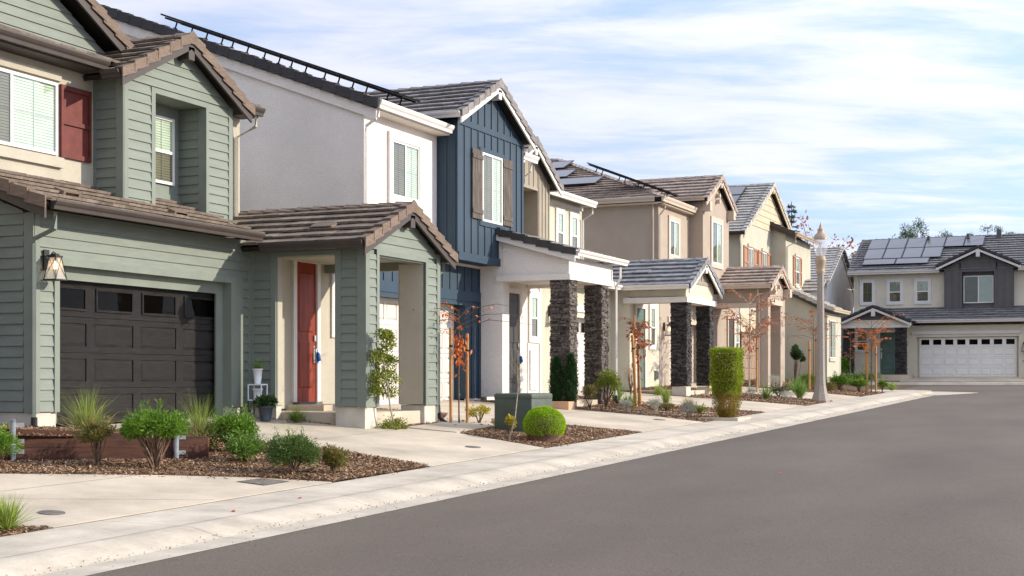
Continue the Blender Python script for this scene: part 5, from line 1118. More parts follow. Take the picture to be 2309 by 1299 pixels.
# ---- crape myrtle by the green porch
r=thing('young_tree','leaning young evergreen with dark berries in front of the green porch opening','young tree',(-13.3,24.26,-.95))
g=MB(); tr=[(-13.3,24.28,-.98),(-13.32,24.12,-.55),(-13.32,23.98,-.05),(-13.33,23.84,.45),(-13.32,23.70,.90)]; g.tube(tr,[.022,.018,.014,.010,.005],7)
rr=random.Random(4); cl=[]
for (t,dy,dz,s_) in ((1,-.0,.3,.22),(2,.22,.05,.24),(2,-.2,.1,.26),(2.3,.0,.0,.28),(3,.16,-.05,.25),(3,-.14,.0,.22),(3.3,.02,.1,.22),(4,.0,-.02,.17),(3.6,.1,.12,.15),(2.6,.28,.1,.16),(.35,.16,-.1,.28),(.3,-.14,-.12,.28),(.2,.02,.0,.26),(1.7,-.28,.0,.17)):
    i=int(t); p=Vector(tr[i]).lerp(Vector(tr[min(i+1,4)]),t-i); q=p+Vector((rr.uniform(-.1,.12),dy*1.15,dz)); g.tube([p,q],[.008,.003],5); cl.append((q,s_))
g.build('trunk','barkpale',r)
Vs=[]
for i,(q,s_) in enumerate(cl):
    P,D,_=clump_cloud(tuple(q),(s_,s_*.95,s_*.8),270,5,.6,.9,60+i,.3); Vs.append(leaves_at(P,D,.068,.03,.7))
quads_obj('foliage',np.concatenate(Vs),Lf['leaf_olive'],r)
Vs=[]
for i,(q,s_) in enumerate(cl[::2]):
    P,D,_=clump_cloud((q[0]-.02,q[1]+.05,q[2]-.02),(s_*.45,s_*.45,s_*.45),40,3,.6,.9,90+i,.3); Vs.append(leaves_at(P,D,.028,.022,.9))
quads_obj('berries',np.concatenate(Vs),Lf['leaf_rust'],r)
# ---- yellow shrubs
bush('shrub','yellow leaved low shrub at the foot of the stakes beside the green porch','shrub',(-12.95,27.35,-.93),.60,.42,Lf['leaf_yellow'],520,.055,.028,.05,K=12,sub=.35,seed=12,shell=.4)
bush('shrub','tiny yellow shrub in front of the green utility box','shrub',(-11.45,25.55,-1.1),.34,.45,Lf['leaf_yellow'],300,.05,.025,.05,K=9,sub=.34,seed=13,shell=.45)
# ---- utility box
r=thing('utility_box','dark green metal utility box standing in the mulch behind the lime ball shrub','utility box',(-11.75,26.6,-1.05))
def rbox(x0,x1,y0,y1,z0,z1,b=.035,mat='util',name='cabinet',parent=None):
    me=bpy.data.meshes.new(name); 
    import bmesh
    bm=bmesh.new(); bmesh.ops.create_cube(bm,size=1.0)
    for v in bm.verts: v.co=Vector(((x0+x1)/2+v.co.x*(x1-x0),(y0+y1)/2+v.co.y*(y1-y0),(z0+z1)/2+v.co.z*(z1-z0)))-ORG[parent.name]
    bmesh.ops.bevel(bm,geom=[e for e in bm.edges]+[v for v in bm.verts],offset=b,segments=3,affect='EDGES',profile=.5)
    for f_ in bm.faces: f_.smooth=True
    bm.to_mesh(me); bm.free(); me.materials.append(M[mat]); o=bpy.data.objects.new(name,me); C.objects.link(o); o.parent=parent; ORG[o.name]=ORG[parent.name]; return o
rbox(-12.14,-11.30,26.35,27.45,-1.12,-.33,.03,'util','cabinet',r); rbox(-12.15,-11.29,26.34,27.46,-.42,-.28,.05,'util','lid',r)
g=MB(); g.box(-12.2,-11.24,26.28,27.5,-1.3,-1.06); g.build('pad','plinth',r)
g=MB(); g.box(-11.299,-11.29,26.8,26.92,-.75,-.65); g.build('latch','galv',r)
r=thing('utility_box','small dark green utility box behind the shrubs near the far teal door','utility box',(-13.6,70.3,-.15))
rbox(-14.1,-12.9,69.9,70.8,-.3,.30,.06,'util','cabinet',r); g=MB(); g.box(-14.15,-12.85,69.85,70.85,-.4,-.22); g.build('pad','plinth',r); g=MB(); g.box(-13.6,-13.35,69.89,69.896,.19,.25); g.build('warning_label','petal_red' if False else Lf['petal_red'],r)
# ---- lime ball
r=thing('ball_shrub','clipped lime green ball shrub beside the utility box','shrub',(-10.55,25.2,-1.2))
n=15000; q=unit(RNG.normal(0,1,(n,3))); q[:,2]=np.where(q[:,2]<-.55,-q[:,2],q[:,2]); rad=(1-np.abs(RNG.normal(0,.04,n)))*(1+.02*np.sin(q[:,0]*9)+.02*np.sin(q[:,1]*8+2))
c=np.array([-10.55,25.2,-.87]); P=c+q*np.array([.40,.40,.335])*rad[:,None]; quads_obj('foliage',leaves_at(P,q,.034,.013,.42),Lf['leaf_lime'],r)
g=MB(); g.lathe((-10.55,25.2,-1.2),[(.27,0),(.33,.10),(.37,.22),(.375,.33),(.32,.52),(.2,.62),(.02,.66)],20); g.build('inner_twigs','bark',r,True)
P=np.stack([-10.55+RNG.normal(0,.22,500),25.2+RNG.normal(0,.22,500),-1.19+np.abs(RNG.normal(0,.04,500))],1); quads_obj('dead_twigs',leaves_at(P,unit(P-np.array([-10.55,25.2,-1.4])),.1,.008,.5),Lf['leaf_rust'],r)
# ---- bare sapling before utility box
r=thing('bare_sapling','thin leaning bare sapling in front of the green utility box','young tree',(-11.05,24.65,-1.17))
g=MB(); tr=[(-11.05,24.65,-1.2),(-11.0,24.85,-.7),(-11.0,24.98,-.2),(-11.02,25.0,.25)]; g.tube(tr,[.014,.011,.009,.003],6); rr=random.Random(9); tips=[]
for i in range(16):
    t=rr.uniform(.62,1)*3; k=int(min(t,2)); p=Vector(tr[k]).lerp(Vector(tr[k+1]),t-k); s_=rr.choice([-1,1]); q=p+Vector((rr.uniform(-.1,.1),s_*rr.uniform(.06,.28),rr.uniform(.05,.35))); m_=p.lerp(q,.5)+Vector((0,s_*.03,-.02)); g.tube([p,m_,q],[.004,.003,.0015],4); tips.append(q); tips.append(m_)
g.build('branches','barkpale',r); P=np.array([list(t) for t in tips for _ in range(5)])+RNG.normal(0,.03,(len(tips)*5,3)); quads_obj('leaves',leaves_at(P,np.tile([[0,0,1.]],(len(P),1)),.022,.011,.8),Lf['leaf_olive'],r)
# ---- conifers and planter
for i,(x,y,h,lb) in enumerate(((-13.86,33.95,1.18,'left narrow conifer of the pair in front of the brown stone pillar'),(-13.48,33.98,1.24,'right narrow conifer of the pair in front of the brown stone pillar'))):
    r=thing('conifer',lb,'conifer',(x,y,-.70)); n=5200; t=RNG.uniform(0,1,n)**.8; az=RNG.uniform(0,6.283,n); rr_=.27*(np.sin(np.minimum(t*1.25+.22,1.57))*(1-t)**.72+.02)*(1+.16*np.sin(az*5+t*20)+.10*np.sin(az*3-t*31)+RNG.normal(0,.13,n))*np.where(RNG.uniform(0,1,n)<.25,.6,1)
    P=np.stack([x+np.cos(az)*rr_,y+np.sin(az)*rr_,-.62+h*t],1); D=unit(np.stack([np.cos(az)*.5,np.sin(az)*.5,np.full(n,.9)],1)); quads_obj('foliage',leaves_at(P,D,.085,.02,.42),Lf['conifer'],r)
    g=MB(); g.tube([(x,y,-.75),(x,y,-.62+h*.9)],[.03,.006],7); g.build('trunk','bark',r)
r=thing('planter_box','tan rectangular planter box at the foot of the two conifers','planter',(-13.65,33.75,-.8))
rbox(-14.0,-13.38,33.58,34.0,-.98,-.56,.02,'tan','box',r)
bush('shrub','reddish leaning shrub between the conifers and the light green shrub','shrub',(-13.2,34.6,-.78),.48,.72,Lf['leaf_redgreen'],700,.06,.024,.12,K=12,sub=.33,seed=15,shell=.4)
bush('shrub','loose light green shrub in front of the right brown stone pillar of the white porch','shrub',(-13.2,35.85,-.76),.90,1.12,Lf['leaf_olive'],3200,.06,.024,.18,K=30,sub=.27,seed=16,shell=.35,nst=18)
bush('reed_shrub','bare reddish twiggy shrub against the cream wall','shrub',(-15.0,43.0,-.45),.50,1.05,Lf['twig_red'],420,.10,.006,.1,K=22,sub=.3,seed=17,nst=22,shell=.4,spread=.25)
def strap(label,pos,w,h,n=70,seed=1,mat='strap'): return grass('strap_leaf_plant',label,'perennial',pos,w,h,Lf[mat],n,seed=seed,wd=.028,seg=5,rad=.08)
strap('tall strap-leaved lily clump behind the white downspout foot',(-13.9,38.6,-.64),.75,.62,90,1); strap('low strap-leaved lily clump right of the white downspout foot',(-12.95,36.95,-.77),.70,.46,110,2)
SILG='silvery cushion plants along the stepping stones'
def silver(label,pos,w,h,seed): return bush('silver_shrub',label,'shrub',pos,w,h,Lf['leaf_silver'],1100,.045,.010,.03,K=16,sub=.36,seed=seed,group=SILG,shell=.45,nst=8,stemmat='barkpale')
silver('sparse silver cushion plant in front of the low lily clump',(-12.42,35.25,-.84),.46,.34,1); silver('round silver cushion plant right of the stakes of the orange-leaved tree',(-11.75,35.67,-.89),.55,.44,2); silver('silver cushion plant left of the tall clipped hedge column',(-10.75,35.35,-.97),.48,.42,3)
silver('silver cushion plant behind the clipped hedge column beside strap leaves',(-12.13,47.2,-.63),.62,.42,4); silver('silver cushion plant just left of the street lamp foot',(-10.85,46.95,-.76),.66,.48,5); silver('tall pale silver shrub at the foot of the taupe porch pillar',(-13.1,54.4,-.42),.85,.70,6)
grass('ornamental_grass','upright dense green grass tuft left of the straw tuft by the stepping stones','grass clump',(-12.6,39.2,-.74),.50,.55,Lf['grass_green'],340,seed=21,wd=.012,upright=1.0)
grass('ornamental_grass','wide straw-green grass tuft between two silver cushions','grass clump',(-11.75,38.6,-.83),.75,.40,Lf['grass_straw'],320,seed=22,wd=.011,tuft=Lf['leaf_olive'])
grass('ornamental_grass','small green weedy grass at the cream porch step','grass clump',(-14.2,43.4,-.5),.48,.42,Lf['grass_green'],160,seed=23,wd=.012,tuft=Lf['leaf_olive'])
bush('ground_shrub','low dark reddish green mat below the upright grass tuft','shrub',(-11.85,36.85,-.86),.66,.26,Lf['leaf_redgreen'],900,.05,.02,.0,K=14,seed=24); bush('ground_shrub','low olive mat below the straw-green grass tuft','shrub',(-11.0,37.0,-.94),.62,.25,Lf['leaf_olive'],800,.05,.02,.0,K=14,seed=25)
bush('shrub','small yellow flowering plant at the foot of the right charcoal stone pillar','shrub',(-13.25,46.2,-.56),.42,.34,Lf['leaf_yellow'],200,.06,.03,.03,K=8,seed=26,shell=.4)
# ---- clipped hedge column
r=thing('hedge_column','tall clipped lime green box hedge column with bare golden lower twigs by the pavement','hedge',(-9.86,35.8,-1.03))
x0,y0=-9.86,35.8; n=15000; side=RNG.integers(0,5,n); a=RNG.uniform(-1,1,n); b=RNG.uniform(0,1,n); hw=.33
Pp=np.zeros((n,3)); Dd=np.zeros((n,3))
for k_,(dx,dy) in enumerate(((1,0),(-1,0),(0,1),(0,-1))):
    m_=side==k_; Pp[m_,0]=dx*1.0 if dx else a[m_]; Pp[m_,1]=dy*1.0 if dy else a[m_]; Pp[m_,2]=b[m_]; Dd[m_]=(dx,dy,.2)
m_=side==4; Pp[m_,0]=a[m_]; Pp[m_,1]=RNG.uniform(-1,1,m_.sum()); Pp[m_,2]=1; Dd[m_]=(0,0,1)
cr=np.sqrt(Pp[:,0]**2+Pp[:,1]**2); f_=np.where(cr>1.22,1.22/cr,1); Pp[:,0]*=f_; Pp[:,1]*=f_
top=Pp.copy(); zz=.66+top[:,2]*1.12+RNG.normal(0,.03,n); taper=np.where(zz<1.0,.72+.28*(zz-.3)/.7,1.0); jit=1+RNG.normal(0,.055,n)+.05*np.sin(top[:,2]*11+top[:,0]*3)
P=np.stack([x0+top[:,0]*hw*taper*jit,y0+top[:,1]*hw*1.1*taper*jit,-1.03+zz],1); quads_obj('foliage',leaves_at(P,unit(Dd),.048,.024,.7),Lf['leaf_hedge'],r)
n2=10500; zz=RNG.uniform(.05,1.05,n2); aa=RNG.uniform(0,6.283,n2); rr_=(.13+.22*np.minimum(zz/.38,1)**.7)*RNG.uniform(.5,1.08,n2); P=np.stack([x0+np.cos(aa)*rr_,y0+np.sin(aa)*rr_,-1.03+zz],1); quads_obj('lower_foliage',leaves_at(P,unit(np.stack([np.cos(aa),np.sin(aa),np.full(n2,1.2)],1)),.035,.016,.5),Lf['leaf_hedge_low'],r)
g=MB(); rr=random.Random(3)
for i in range(70):
    a_=rr.uniform(0,6.28); q=rr.uniform(.2,.34); g.tube([(x0+.07*math.cos(a_),y0+.07*math.sin(a_),-1.06),(x0+q*.6*math.cos(a_),y0+q*.6*math.sin(a_),-.75),(x0+q*math.cos(a_+.2),y0+q*math.sin(a_+.2),-.1)],[.007,.005,.002],4)
g.build('twigs','stake',r)
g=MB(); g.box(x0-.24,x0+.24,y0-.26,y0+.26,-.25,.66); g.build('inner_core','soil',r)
r=thing('planting_kerb','low L-shaped concrete kerb round the foot of the clipped hedge column','kerb',(-9.8,35.8,-1.0))
g=MB(); g.box(-10.3,-9.52,35.27,36.4,-1.2,-1.0,1); g.box(-10.4,-9.40,35.15,35.27,-1.2,-.97); g.box(-9.52,-9.40,35.27,36.45,-1.2,-.97); g.build('kerb',['conc2','mulch'],r)
# ---- saplings with orange leaves
def sapling(label,pos,h,w,mat,seed,nbr,leafL,nl,low=.45,droop=.5,cluster=None,trunkr=.014,long=None,group='staked young trees with autumn leaves',bark='bark'):
    x,y,z=pos; r=thing('staked_sapling',label,'young tree',pos,group); g=MB(); rr=random.Random(seed)
    tr=[Vector((x,y,z-.03)),Vector((x+rr.uniform(-.02,.02),y,z+h*.35)),Vector((x,y+rr.uniform(-.03,.03),z+h*.7)),Vector((x,y,z+h))]; g.tube(tr,[trunkr,trunkr*.85,trunkr*.6,trunkr*.25],7); Vs=[]
    def tat(t): t=min(t*3,2.999); k=int(t); return tr[k].lerp(tr[k+1],t-k)
    specs=[]
    for i in range(nbr):
        t=rr.uniform(low,.98); a=rr.uniform(0,6.283); l=w/2*rr.uniform(.45,1.0)*(1.15-.45*t); specs.append((t,a,l,rr.uniform(.15,.9)))
    if long: specs+=long
    for (t,a,l,up) in specs:
        p=tat(t); q=p+Vector((math.cos(a)*l,math.sin(a)*l,l*up)); e=q+Vector((math.cos(a)*l*.35,math.sin(a)*l*.35,-l*.05)); g.tube([p,p.lerp(q,.55)+Vector((0,0,l*.10)),q,e],[.009,.007,.005,.002],4)
        ks=np.linspace(.35,1,nl); 
        for k_ in ks:
            c_=p.lerp(q,k_/ .8) if k_<.8 else q.lerp(e,(k_-.8)/.2); 
            for sgn in (-1,1):
                if rr.random()<.15: continue
                s_=Vector((-math.sin(a),math.cos(a),0))*sgn; Vs.append((c_+Vector((rr.uniform(-.006,.006),rr.uniform(-.006,.006),-.002)),s_*.8+Vector((0,0,-droop))))
    g.build('trunk',bark,r)
    P=np.array([list(v[0]) for v in Vs]); D=np.array([list(v[1]) for v in Vs]); q1=leaves_at(P,unit(D),leafL,leafL*.38,.3)
    if cluster:
        zc,rc,nc=cluster; rn=np.random.default_rng(seed); P=np.stack([x+rn.normal(0,rc*.5,nc),y+rn.normal(0,rc*.5,nc),z+zc+rn.normal(0,rc*1.4,nc)],1); q1=np.concatenate([q1,leaves_at(P,np.tile([[0,0,-1.]],(nc,1)),leafL*1.1,leafL*.4,.45)])
    quads_obj('leaves',q1,mat,r); return r
def stake(label,x,y,z,h,rad=.033,tilt=(0,0)):
    r=thing('tree_stake',label,'stake',(x,y,z),'wooden stakes holding the young trees')
    g=MB(); g.tube([(x,y,z-.05),(x+tilt[0]*h,y+tilt[1]*h,z+h-.03),(x+tilt[0]*h,y+tilt[1]*h,z+h)],[rad,rad,rad*.75],10); g.build('pole','stake',r,False)
    g=MB(); g.tube([(x+tilt[0]*h*.8,y+tilt[1]*h*.8,z+h*.80),(x+tilt[0]*h*.8,y+tilt[1]*h*.8,z+h*.82)],rad*1.25,10); g.build('tie','tie',r); return r
T2=sapling('staked sapling with rusty orange leaves between two tall pine stakes by the green porch','x' and (-13.21,26.91,-.93),2.42,1.1,Lf['leaf_orange'],3,7,.10,5,low=.8,cluster=(1.55,.14,170),trunkr=.018,long=[(.86,-.4,1.15,.32),(.84,.5,1.0,.25),(.90,2.6,.9,.25),(.80,.15,1.2,.12),(.78,2.9,.45,.1),(.9,-2.2,.8,.3)])
g=MB()
for zz in (.02,.45,1.0,1.55): g.tube([(-13.21,26.91,-.90+zz*1.25),(-13.21,26.91,-.86+zz*1.25)],.024,8)
g.build('tape','tape',T2)
stake('left tall pine stake of the sapling beside the green porch',-13.32,26.74,-.93,2.02); stake('right tall pine stake of the sapling beside the green porch',-13.10,27.08,-.94,1.92)
T3=sapling('staked sapling with drooping rust-red leaves in front of the cream wall','x' and (-13.05,38.05,-.74),2.35,1.35,Lf['leaf_rust'],6,18,.125,11,low=.62,cluster=(1.45,.2,90),trunkr=.02)
stake('left leaning pine stake in front of the cream wall',-12.86,37.34,-.76,2.0,.042,(-.05,-.02)); stake('right leaning pine stake in front of the cream wall',-13.15,38.55,-.72,1.75,.042,(-.02,-.10))
stake('tall thin middle stake in front of the cream wall',-13.15,38.0,-.74,2.55,.03)
T4=sapling('wide vase-shaped tree with bright rust leaves in front of the taupe porch','x' and (-13.24,51.17,-.47),3.3,3.2,Lf['leaf_rustor'],8,30,.13,14,low=.5,cluster=(1.9,.25,120),trunkr=.03,bark='barkpale')
stake('short pine stake at the foot of the vase-shaped tree',-13.1,51.7,-.47,2.0,.04); 
T5=sapling('thin sapling with red leaves half hidden behind the street lamp','x' and (-12.28,57.7,-.43),2.9,2.6,Lf['leaf_rustor'],10,13,.12,13,low=.55,trunkr=.025)
stake('left pine stake behind the street lamp',-12.40,57.45,-.43,2.0,.045); stake('right dark stake behind the street lamp',-12.20,57.8,-.43,2.5,.035)
T6=sapling('broad sapling with bright orange leaves in front of the far teal door','x' and (-10.45,60.5,-.53),3.0,2.9,Lf['leaf_orange'],12,24,.11,10,low=.5,trunkr=.028)
stake('left pine stake of the far orange-leaved sapling',-10.62,60.45,-.53,2.05,.045); stake('right pine stake of the far orange-leaved sapling',-10.28,60.6,-.53,1.95,.04)
T7=sapling('bare purple-brown sapling in front of the left dark stone pillar of the far porch','x' and (-13.1,70.0,-.25),2.6,1.0,Lf['leaf_rust'],14,14,.10,5,low=.4,trunkr=.025)
stake('left thin stake of the bare sapling at the far porch',-13.65,70.0,-.25,1.95,.045); stake('right thin stake of the bare sapling at the far porch',-12.35,70.0,-.25,1.9,.045)
# ---- far bed plants
strap('bright strap-leaved clump in front of the taupe porch',(-11.75,47.67,-.66),.75,.66,80,5); strap('spiky dark green yucca left of the street lamp',(-11.2,50.3,-.65),.80,.85,150,6); strap('green spiky clump behind the yucca near the small topiary',(-12.2,54.1,-.5),.95,.75,130,7)
grass('ornamental_grass','small green grass tuft at the foot of the taupe wall','grass clump',(-14.0,51.0,-.42),.6,.42,Lf['grass_green'],150,seed=31,wd=.016,tuft=Lf['leaf_dark'])
bush('shrub','low dark shrub at the base of the yucca','shrub',(-11.9,50.0,-.6),.8,.35,Lf['leaf_dark'],700,.07,.03,.0,seed=32)
r=bush('topiary_tree','small multi-headed dark green topiary tree against the pale green side wall','young tree',(-13.4,59.3,-.35),.95,1.85,Lf['leaf_dark'],2400,.09,.045,.75,K=11,sub=.26,seed=33,shell=.4,nst=11)
bush('flowering_perennial','yellow flowering strap-leaved clump beside the street lamp stakes','perennial',(-12.71,58.6,-.38),.95,.60,Lf['strap'],1300,.16,.022,.0,K=12,seed=34,flowers=(Lf['petal_yellow'],16,.05),spread=.35)
bush('shrub','wide mid green shrub right of the street lamp','shrub',(-11.66,59.87,-.45),1.15,.68,Lf['leaf_green'],2600,.07,.03,.05,K=20,seed=35,shell=.3,stemmat='bark'); bush('shrub','rounded dark-topped shrub at the foot of the far orange sapling','shrub',(-10.75,59.4,-.53),1.0,.58,Lf['leaf_green'],2300,.07,.03,.16,K=18,seed=36,flowers=(Lf['petal_yellow'],12,.05))
bush('shrub','small green shrub at the right end of the far corner bed','shrub',(-10.3,62.3,-.5),.62,.48,Lf['leaf_green'],1000,.07,.03,.05,seed=37,flowers=(Lf['petal_yellow'],7,.05)); grass('ornamental_grass','light green grass clump at the tip of the far corner bed','grass clump',(-10.1,63.6,-.47),.75,.45,Lf['grass_green'],220,seed=38,wd=.018)
bush('shrub','rusty low shrub left of the wide green shrub near the street lamp','shrub',(-11.6,57.5,-.5),.7,.42,Lf['leaf_redgreen'],900,.07,.028,.02,seed=39)
bush('shrub','dark bluish shrub mass in front of the far beige porch','shrub',(-12.3,69.2,-.2),1.8,.62,Lf['leaf_greygreen'],2200,.09,.03,.0,K=22,seed=40)
bush('climber','green climbing plant on the left stone pillar of the far porch','climber',(-14.7,77.0,.0),.75,1.35,Lf['leaf_green'],1400,.10,.05,.0,K=14,seed=41)
bush('shrub','low dark shrub left of the far driveway','shrub',(-12.05,79.0,.0),.60,.75,Lf['leaf_dark'],900,.14,.03,.0,seed=42); bush('flowering_perennial','red flowering low plant beside the far path','perennial',(-12.4,77.9,-.08),.7,.3,Lf['leaf_green'],600,.08,.03,0,seed=43,flowers=(Lf['petal_red'],22,.05))
grass('ornamental_grass','straw-green mound right of the far driveway','grass clump',(-5.3,78.2,-.1),1.0,.38,Lf['grass_straw'],320,seed=44,wd=.03,tuft=Lf['leaf_green']); bush('shrub','green shrub by the right edge near the far garage','shrub',(-4.9,79.3,.0),1.2,.7,Lf['leaf_green'],1300,.09,.04,0,seed=45)
grass('ornamental_grass','green clump at the step of the far teal door','grass clump',(-13.0,76.9+.9,-.1),.6,.55,Lf['grass_green'],160,seed=46,wd=.02)
# ---- street lamp
r=thing('street_lamp','tall fluted aggregate street lamp with clear acorn globe on a flared base','street lamp',(-10.25,49.3,-.78))
def oct_prof(c,prof,mat,name,n=8): g=MB(); g.lathe(c,prof,n); return g.build(name,mat,r)
c=(-10.25,49.3,-.78)
oct_prof(c,[(.32,-.1),(.32,.07),(.305,.10),(.28,.18),(.225,.36),(.185,.58),(.160,.90),(.150,1.3),(.115,4.45)],'agg','post')
g=MB(); g.lathe(c,[(.125,4.44),(.15,4.48),(.15,4.55),(.13,4.60),(.15,4.68),(.18,4.86),(.19,4.90),(.19,4.96),(.165,4.98),(.165,5.02),(.14,5.06)],20); g.build('capital','lampcap',r,True)
g=MB(); g.lathe(c,[(.14,5.05),(.18,5.12),(.235,5.32),(.255,5.48),(.245,5.60),(.23,5.66)],22,cap=False); g.build('globe','globe',r,True)
g=MB(); g.lathe(c,[(.245,5.655),(.255,5.69),(.24,5.73),(.20,5.80),(.12,5.86),(.10,5.94),(.12,5.99),(.06,6.03),(.045,6.10),(.025,6.16),(.004,6.24)],20); g.build('cap','lampcap',r,True)
g=MB(); g.lathe(c,[(.03,5.05),(.06,5.10),(.06,5.2),(.02,5.25),(.02,5.5)],10); g.build('lamp_holder','white',r,True)
# ---- covers, drain, meter, fence
def cover(label,x,y,rad):
    r=thing('access_cover',label,'manhole cover',(x,y,yard(x,y))); g=MB(); pts=[(x+rad*math.cos(a),y+rad*math.sin(a)) for a in [i*.2618 for i in range(24)]]
    g.prism([(a,b,yard(a,b)+.022) for a,b in pts],(0,0,-.02)); g.build('lid','iron',r)
cover('round iron access cover on the nearest driveway beside the bottom left grass',-10.6,11.78,.14); cover('round iron access cover on the driveway of the green house',-10.84,22.64,.14); cover('round iron access cover on the white house driveway',-10.9,33.4,.15)
r=thing('drain_grate','flat rectangular metal drain grate at the edge of the nearest driveway','drain grate',(-10.6,15.9,yard(-10.6,15.9))); g=MB()
for i in range(9):
    a=Vector((-10.42-.025*0-.3*i/8*0.9,15.68+.07*i*0,0))
    x=-10.40-.045*i; 
    g.prism([(x,15.45+.03*i*0,yard(x,15.45)+.022),(x-.022,15.45,yard(x-.022,15.45)+.022),(x-.022,16.0,yard(x,16.0)+.022),(x,16.0,yard(x,16.0)+.022)],(0,0,-.02))
g.build('grate','iron',r); g=MB(); g.prism([(-10.38,15.42,yard(-10.38,15.42)+.014),(-10.81,15.42,yard(-10.81,15.42)+.014),(-10.81,16.03,yard(-10.81,16.03)+.014),(-10.38,16.03,yard(-10.38,16.03)+.014)],(0,0,-.01)); g.build('sump','mortar',r)
r=thing('wood_fence','short brown board fence in the shaded gap left of the far beige house','fence',(-15.6,79.2,0))
for i in range(5):
    g=MB(); g.box(-16.2+i*.24,-16.0+i*.24-.01,79.2,79.22,-.2,1.62); g.build('board','fence',r)
g=MB(); g.box(-16.2,-15.0,79.22,79.26,1.3,1.4); g.box(-16.2,-15.0,79.22,79.26,.2,.3); g.build('rail','fence',r)
r=thing('meter_box','small grey electrical box low on the cream wall beside the garage door','meter box',(-16.17,49.2,.1)); g=MB(); g.box(-16.2,-16.1,49.05,49.25,.0,.32); g.build('box','galv',r); g=MB(); g.box(-16.1,-16.09,49.08,49.22,.04,.28); g.build('cover','potgrey',r)
# ---- trees behind the houses
def conifer_far(label,x,y,z0,h,w,mat,seed):
    r=thing('conifer_tree',label,'tree',(x,y,z0)); g=MB(); g.tube([(x,y,z0),(x,y,z0+h)],[.22,.02],7); rr=random.Random(seed); Ps=[];Ds=[]
    z=h*.3
    while z<h*.985:
        rad=w/2*(1-z/h)**.8; 
        for _ in range(6):
            a=rr.uniform(0,6.28); l=rad*rr.uniform(.7,1.1); p=Vector((x,y,z0+z)); q=p+Vector((math.cos(a)*l,math.sin(a)*l,-l*.12)); g.tube([p,q],[.03,.008],4)
            for k_ in range(int(12+l*22)):
                t=rr.uniform(.1,1); c_=p.lerp(q,t); Ps.append((c_.x+rr.uniform(-.1,.1),c_.y+rr.uniform(-.1,.1),c_.z+rr.uniform(-.08,.05))); Ds.append((math.cos(a)+rr.uniform(-.6,.6),math.sin(a)+rr.uniform(-.6,.6),rr.uniform(-.2,.3)))
        z+=h*.028
    g.build('trunk','bark',r); quads_obj('crown',leaves_at(np.array(Ps),unit(np.array(Ds)),.26,.07,.3),mat,r)
conifer_far('blue-grey pointed spruce rising behind the steep yellow-sided gable',-21.7,95,0,12.0,3.4,Lf['spruce'],5)
def broad_far(label,x,y,z0,h,w,mat,seed,n=2600,leaf=.20,K=26,sub=.2,hc=.55,bark='bark',twigs=60,shell=.5,cat='tree',lw=.6):
    r=thing('broadleaf_tree',label,cat,(x,y,z0)); rn=np.random.default_rng(seed); P,D,cen=clump_cloud((x,y,z0+h*(1-hc/2)),(w/2,w/2,h*hc/2),n,K,sub,.9,seed,shell); quads_obj('crown',leaves_at(P,D,leaf,leaf*lw,.8),mat,r)
    g=MB(); g.tube([(x,y,z0),(x+.1,y,z0+h*.35),(x,y,z0+h*.62)],[.2,.14,.06],8)
    for i in range(min(twigs,K)): 
        q=cen[i]; g.tube([(x,y,z0+h*rn.uniform(.35,.6)),((x+q[0])/2,(y+q[1])/2,(z0+h*.55+q[2])/2+.2),tuple(q)],[.06,.035,.012],4)
    g.build('trunk',bark,r)
broad_far('half-bare tree with sparse red and orange leaves behind the pale green house',-19.6,93,0,11.4,8.2,Lf['leaf_rust'],7,n=760,leaf=.26,K=80,sub=.13,hc=.66,bark='barkpale',twigs=80)
broad_far('airy green pine crown standing above the solar panels of the far house',-16.4,112,0,12.7,4.0,Lf['pine'],8,n=8000,leaf=.22,K=34,sub=.22,hc=.5,lw=.25); broad_far('low pine top right of the airy pine above the far roof ridge',-13.8,114,0,11.6,4.2,Lf['pine'],9,n=3000,leaf=.2,K=26,sub=.2,hc=.3,lw=.25)
broad_far('sparse pine tops behind the chimney vent of the far roof',-10.6,112,0,12.0,5.6,Lf['pine'],10,n=3000,leaf=.2,K=20,sub=.17,hc=.3,lw=.25); broad_far('dark treetop in the gap between the grey gable and the far beige house',-21.0,112,0,10.3,3.6,Lf['pine'],11,n=2600,leaf=.2,K=18,sub=.2,hc=.4,lw=.25)
# ---- a few fallen leaves on the concrete
for i,(x,y,m_,lb) in enumerate(((-9.35,14.6,'petal_red','tiny pink petal lying on the pavement'),(-9.25,13.1,'leaf_rust','small brown curled leaf on the pavement'),(-9.6,57.0,'leaf_rust','brown leaf on the far pavement'),(-5.0,21.0,'leaf_rust','reddish leaf lying on the asphalt'))):
    r=thing('fallen_leaf',lb,'leaf',(x,y,base(y)+.09)); zb=base(y)+(.095 if x<-8 else .008); V=leaves_at(np.array([[x,y,zb],[x+.01,y+.01,zb+.004]]),np.array([[1.,.2,.05],[.3,1,.1]]),.055,.035,.1); quads_obj('blade',V,Lf[m_],r)

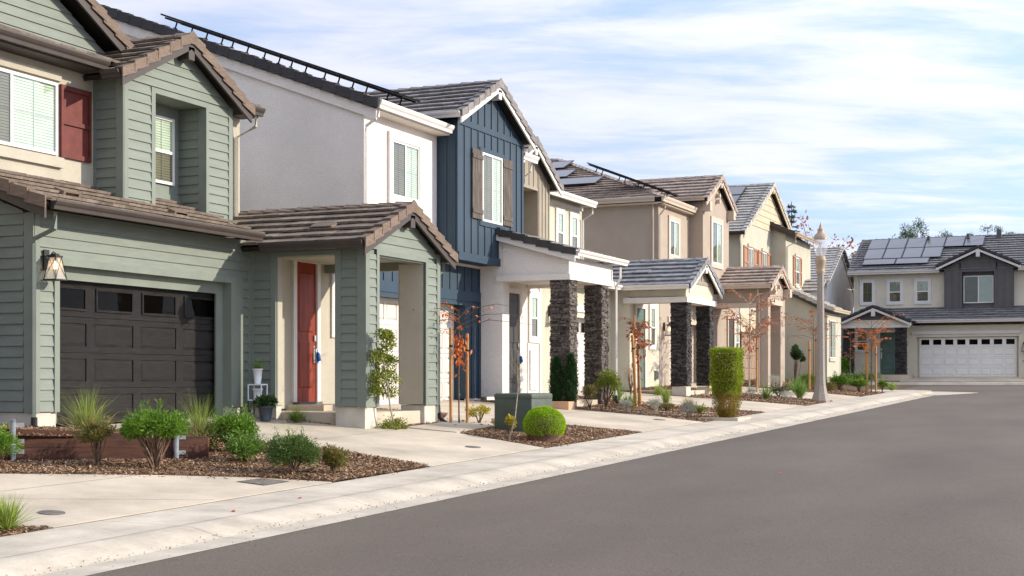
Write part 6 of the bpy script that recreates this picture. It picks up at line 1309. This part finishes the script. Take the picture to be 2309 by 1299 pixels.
# ---- flat roof vents and leaf litter
def flat_vent(parent,P,u,w,L_=.42,W_=.22,mat='tileC'):
    P=Vector(P);u=Vector(u).normalized();w=Vector(w).normalized();n=u.cross(w)
    if n.z<0:n=-n
    g=MB(); g.prism([P+n*.075,P+u*L_+n*.075,P+u*L_+w*W_+n*.07,P+w*W_+n*.07],n*.02)
    for a in (0,L_-.05): g.prism([P+u*a+n*.02,P+u*(a+.05)+n*.02,P+u*(a+.05)+w*W_+n*.02,P+u*a+w*W_+n*.02],n*.055)
    g.build('flat_vent',mat,parent)
wA=Vector((-1.8,0,.69)).normalized()
for yy,t in ((18.35,.62),(21.2,.55)): flat_vent(A,Vector((-15.70,yy,2.80))+wA*t,(0,1,0),wA,mat='tileAr')
flat_vent(A,Vector((-15.0,23.24,2.6))+Vector((0,1.9,.9)).normalized()*.75,(1,0,0),(0,1.9,.9),.5,mat='tileAr')
flat_vent(Cc,Vector((-15.6,44.18,3.05))+Vector((0,1.92,.97)).normalized()*1.0,(1,0,0),(0,1.92,.97),.55,mat='tileC')
for xx in (-10.4,-7.9): flat_vent(G,Vector((xx,79.5,3.2))+Vector((0,1.85,.78)).normalized()*.7,(1,0,0),(0,1.85,.78),.7,mat='tileG')
pts=[]
for cx,cy,rad,n_ in ((-12.9,38.0,.9,26),(-13.0,51.2,1.1,26),(-10.6,60.3,1.0,24),(-13.1,26.9,.6,12),(-12.2,57.7,.9,16)):
    for _ in range(n_):
        x=random.gauss(cx,rad*.6); y=random.gauss(cy,rad*.9); x=min(x,-10.05); pts.append((x,y,yard(x,y)+.035))
P=np.array(pts); o=quads_obj('leaf_litter',leaves_at(P,unit(RNG.normal(0,1,(len(P),3))*np.array([1,1,.15])),.08,.04,.15),Lf['leaf_rust']); tag(o,kind='stuff')

n=2600; yy=RNG.uniform(5,60,n); xx=-8.47+RNG.normal(0,.06,n)+np.where(RNG.uniform(0,1,n)<.25,RNG.uniform(0,.7,n),0); P=np.stack([xx,yy,np.array([base(v) for v in yy])+.006+np.where(xx<-8.5,.012,0)],1)
o=quads_obj('gutter_grit',leaves_at(P,unit(RNG.normal(0,1,(n,3))*np.array([1,1,.1])),.022,.012,.1),Lf['grass_straw'] if False else 'chips'); tag(o,kind='stuff')
# mulch that spilled over the bed edges onto the concrete
pts=[]
def spill(poly,k):
    for (x0,y0),(x1,y1) in zip(poly,poly[1:]+poly[:1]):
        L_=math.hypot(x1-x0,y1-y0)
        for _ in range(int(L_*k)):
            t=random.random(); x=x0+(x1-x0)*t+random.gauss(0,.07); y=y0+(y1-y0)*t+random.gauss(0,.07)
            if -16<x<-9.2: pts.append((x,y,(yard(x,y)+.022) if x<-10 else base(y)+.108))
spill([(-10.02,16.55),(-10.02,19.33),(-11.8,19.82),(-12.6,19.82)],26); spill([(-10.02,16.55),(-10.9,16.0),(-11.8,15.15),(-13.1,13.55)],24); spill([(-10.02,24.0),(-10.02,29.4),(-12.2,29.15)],14); spill([(-10.7,24.25),(-12.24,24.95),(-12.42,27.05)],14); spill([(-10.02,34.2),(-10.02,40.45)],10); spill([(-10.02,45.7),(-10.02,50.25)],8)
P=np.array(pts); n=len(P); o=quads_obj('spilled_chips',leaves_at(P,unit(RNG.normal(0,1,(n,3))*np.array([1,1,.12])),.05,.014,.1),'chips'); tag(o,kind='stuff')
